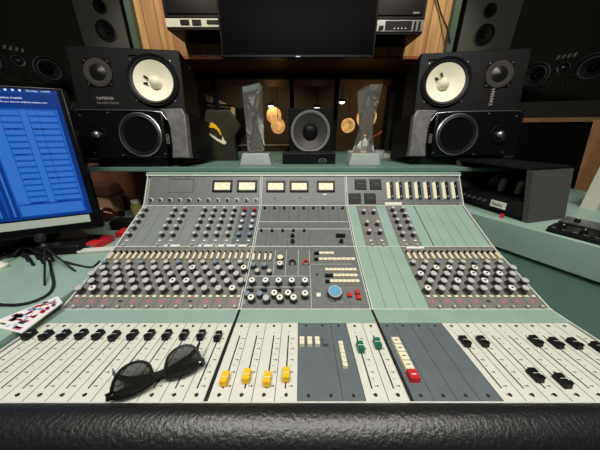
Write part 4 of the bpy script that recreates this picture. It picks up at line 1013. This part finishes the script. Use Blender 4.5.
tag(MB(kwhite).lathe([(.02, 0), (.022, .01), (.012, .02)], 20, c).build('white_puck'), 'small white round object at the left edge of desk', 'device')
# magazine
q = [atZ(*p, DZ) for p in ((-14, 326), (58, 297), (63, 303), (22, 334))]
t = thing('magazine', 'white and red printed sheet at the front of the left desk', 'paper', T(q[0].x, q[0].y, DZ))
MB(paper).prism([(p.x, p.y) for p in q], DZ, DZ + .003).build('sheet', t)
def uv(a, b): top = q[0].lerp(q[1], a); bot = q[3].lerp(q[2], a); p = top.lerp(bot, b); return (p.x, p.y)
random.seed(3)
pr = MB(kred)
for m_, n2 in ((kred, 16), (mat('pale_blue_print', (150, 170, 196), .6), 26), (pink, 14), (ink, 9)):
    pr.use(m_)
    for k in range(n2):
        a, b = random.uniform(.04, .9), random.uniform(.05, .7); s_ = random.uniform(.02, .09); tt = random.uniform(.06, .22)
        pr.prism([uv(a, b), uv(min(a + s_, 1), b), uv(min(a + s_, 1), min(b + tt, 1)), uv(a, min(b + tt, 1))], DZ + .003, DZ + .0033)
pr.build('printing', t)

# ================================================================== SUNGLASSES
gc = XV(FF, 155, 372, .03)
Gl = FF @ T(gc[0], gc[1] + .009, .025) @ Matrix.Scale(.96, 4) @ Matrix.Rotation(R(27), 4, 'Z') @ Matrix.Rotation(R(38), 4, 'X') @ Matrix.Rotation(pi, 4, 'Z')
t = thing('sunglasses', 'black wayfarer style sunglasses lying folded on the left white fader strips', 'sunglasses', Gl)
frame_m = mat('glossy_acetate', (9, 9, 9), .22, spec=.15)
def lens_outline(s, sc=1.0):
    P = [(.004, .013), (.014, .019), (.030, .0215), (.046, .020), (.056, .0135), (.057, .003), (.053, -.010), (.044, -.0195), (.030, -.0225), (.017, -.019), (.008, -.009)]
    cx, cy = .031, 0
    out = []
    n = len(P)
    for i in range(n):
        p0, p1, p2, p3 = [Vector(P[(i + k) % n]) for k in (-1, 0, 1, 2)]
        for s_ in range(4):
            tt = s_ / 4; out.append(.5 * ((2 * p1) + (p2 - p0) * tt + (2 * p0 - 5 * p1 + 4 * p2 - p3) * tt ** 2 + (3 * p1 - p0 - 3 * p2 + p3) * tt ** 3))
    return [(s * (cx + (p.x - cx) * sc + .0075), cy + (p.y - cy) * sc) for p in out]
fm = MB(frame_m)
for s in (-1, 1):
    a, b = lens_outline(s, 1.0), lens_outline(s, 1.19); n = len(a)
    for z0, z1 in ((-.0022, .0022),):
        vs = [(x, y, z) for z in (z0, z1) for x, y in a] + [(x, y, z) for z in (z0, z1) for x, y in b]
        fs = []
        for i in range(n):
            j = (i + 1) % n
            fs += [(i, j, n + j, n + i), (2 * n + i, 2 * n + j, 3 * n + j, 3 * n + i), (n + i, n + j, 3 * n + j, 3 * n + i), (i, j, 2 * n + j, 2 * n + i)]
        fm.add(vs, fs)
    fm.prism([(s * .062, .010), (s * .071, .020), (s * .0745, .019), (s * .0745, .009), (s * .068, .006)][::s], -.006, .0022)
fm.prism([(-.009, .0145), (.009, .0145), (.009, .006), (.003, .0085), (-.003, .0085), (-.009, .006)], -.002, .0022)
fm.build('frame', t, Gl, bevel=.0008)
for s in (-1, 1):
    MB(smoke_lens).prism(lens_outline(s, 1.02), -.0008, .0008).build('lens', t, Gl)
    # folded temple behind the lenses
    zz = -.008 - (0 if s > 0 else .006)
    P = [(s * .072, .0145, -.002), (s * .071, .0145, zz), (s * .05, .012, zz - .001), (-s * .02, .004, zz - .002), (-s * .046, -.002, zz - .002), (-s * .066, -.014, zz - .001), (-s * .071, -.025, zz)]
    tm = MB(frame_m)
    for i in range(len(P) - 1):
        a, b = Vector(P[i]), Vector(P[i + 1]); h0 = .0048 if i > 0 else .004
        vs = []
        for p in (a, b):
            for dy in (-h0, h0):
                for dz2 in (-.0013, .0013): vs.append((p.x, p.y + dy, p.z + dz2))
        tm.add(vs, [(0, 1, 3, 2), (4, 6, 7, 5), (0, 4, 5, 1), (2, 3, 7, 6), (0, 2, 6, 4), (1, 5, 7, 3)])
    tm.build('temple', t, Gl)
    MB(chrome).box(s * .066 - .0015, s * .066 + .0015, .012, .014, .0021, .0026).build('rivet', t, Gl)
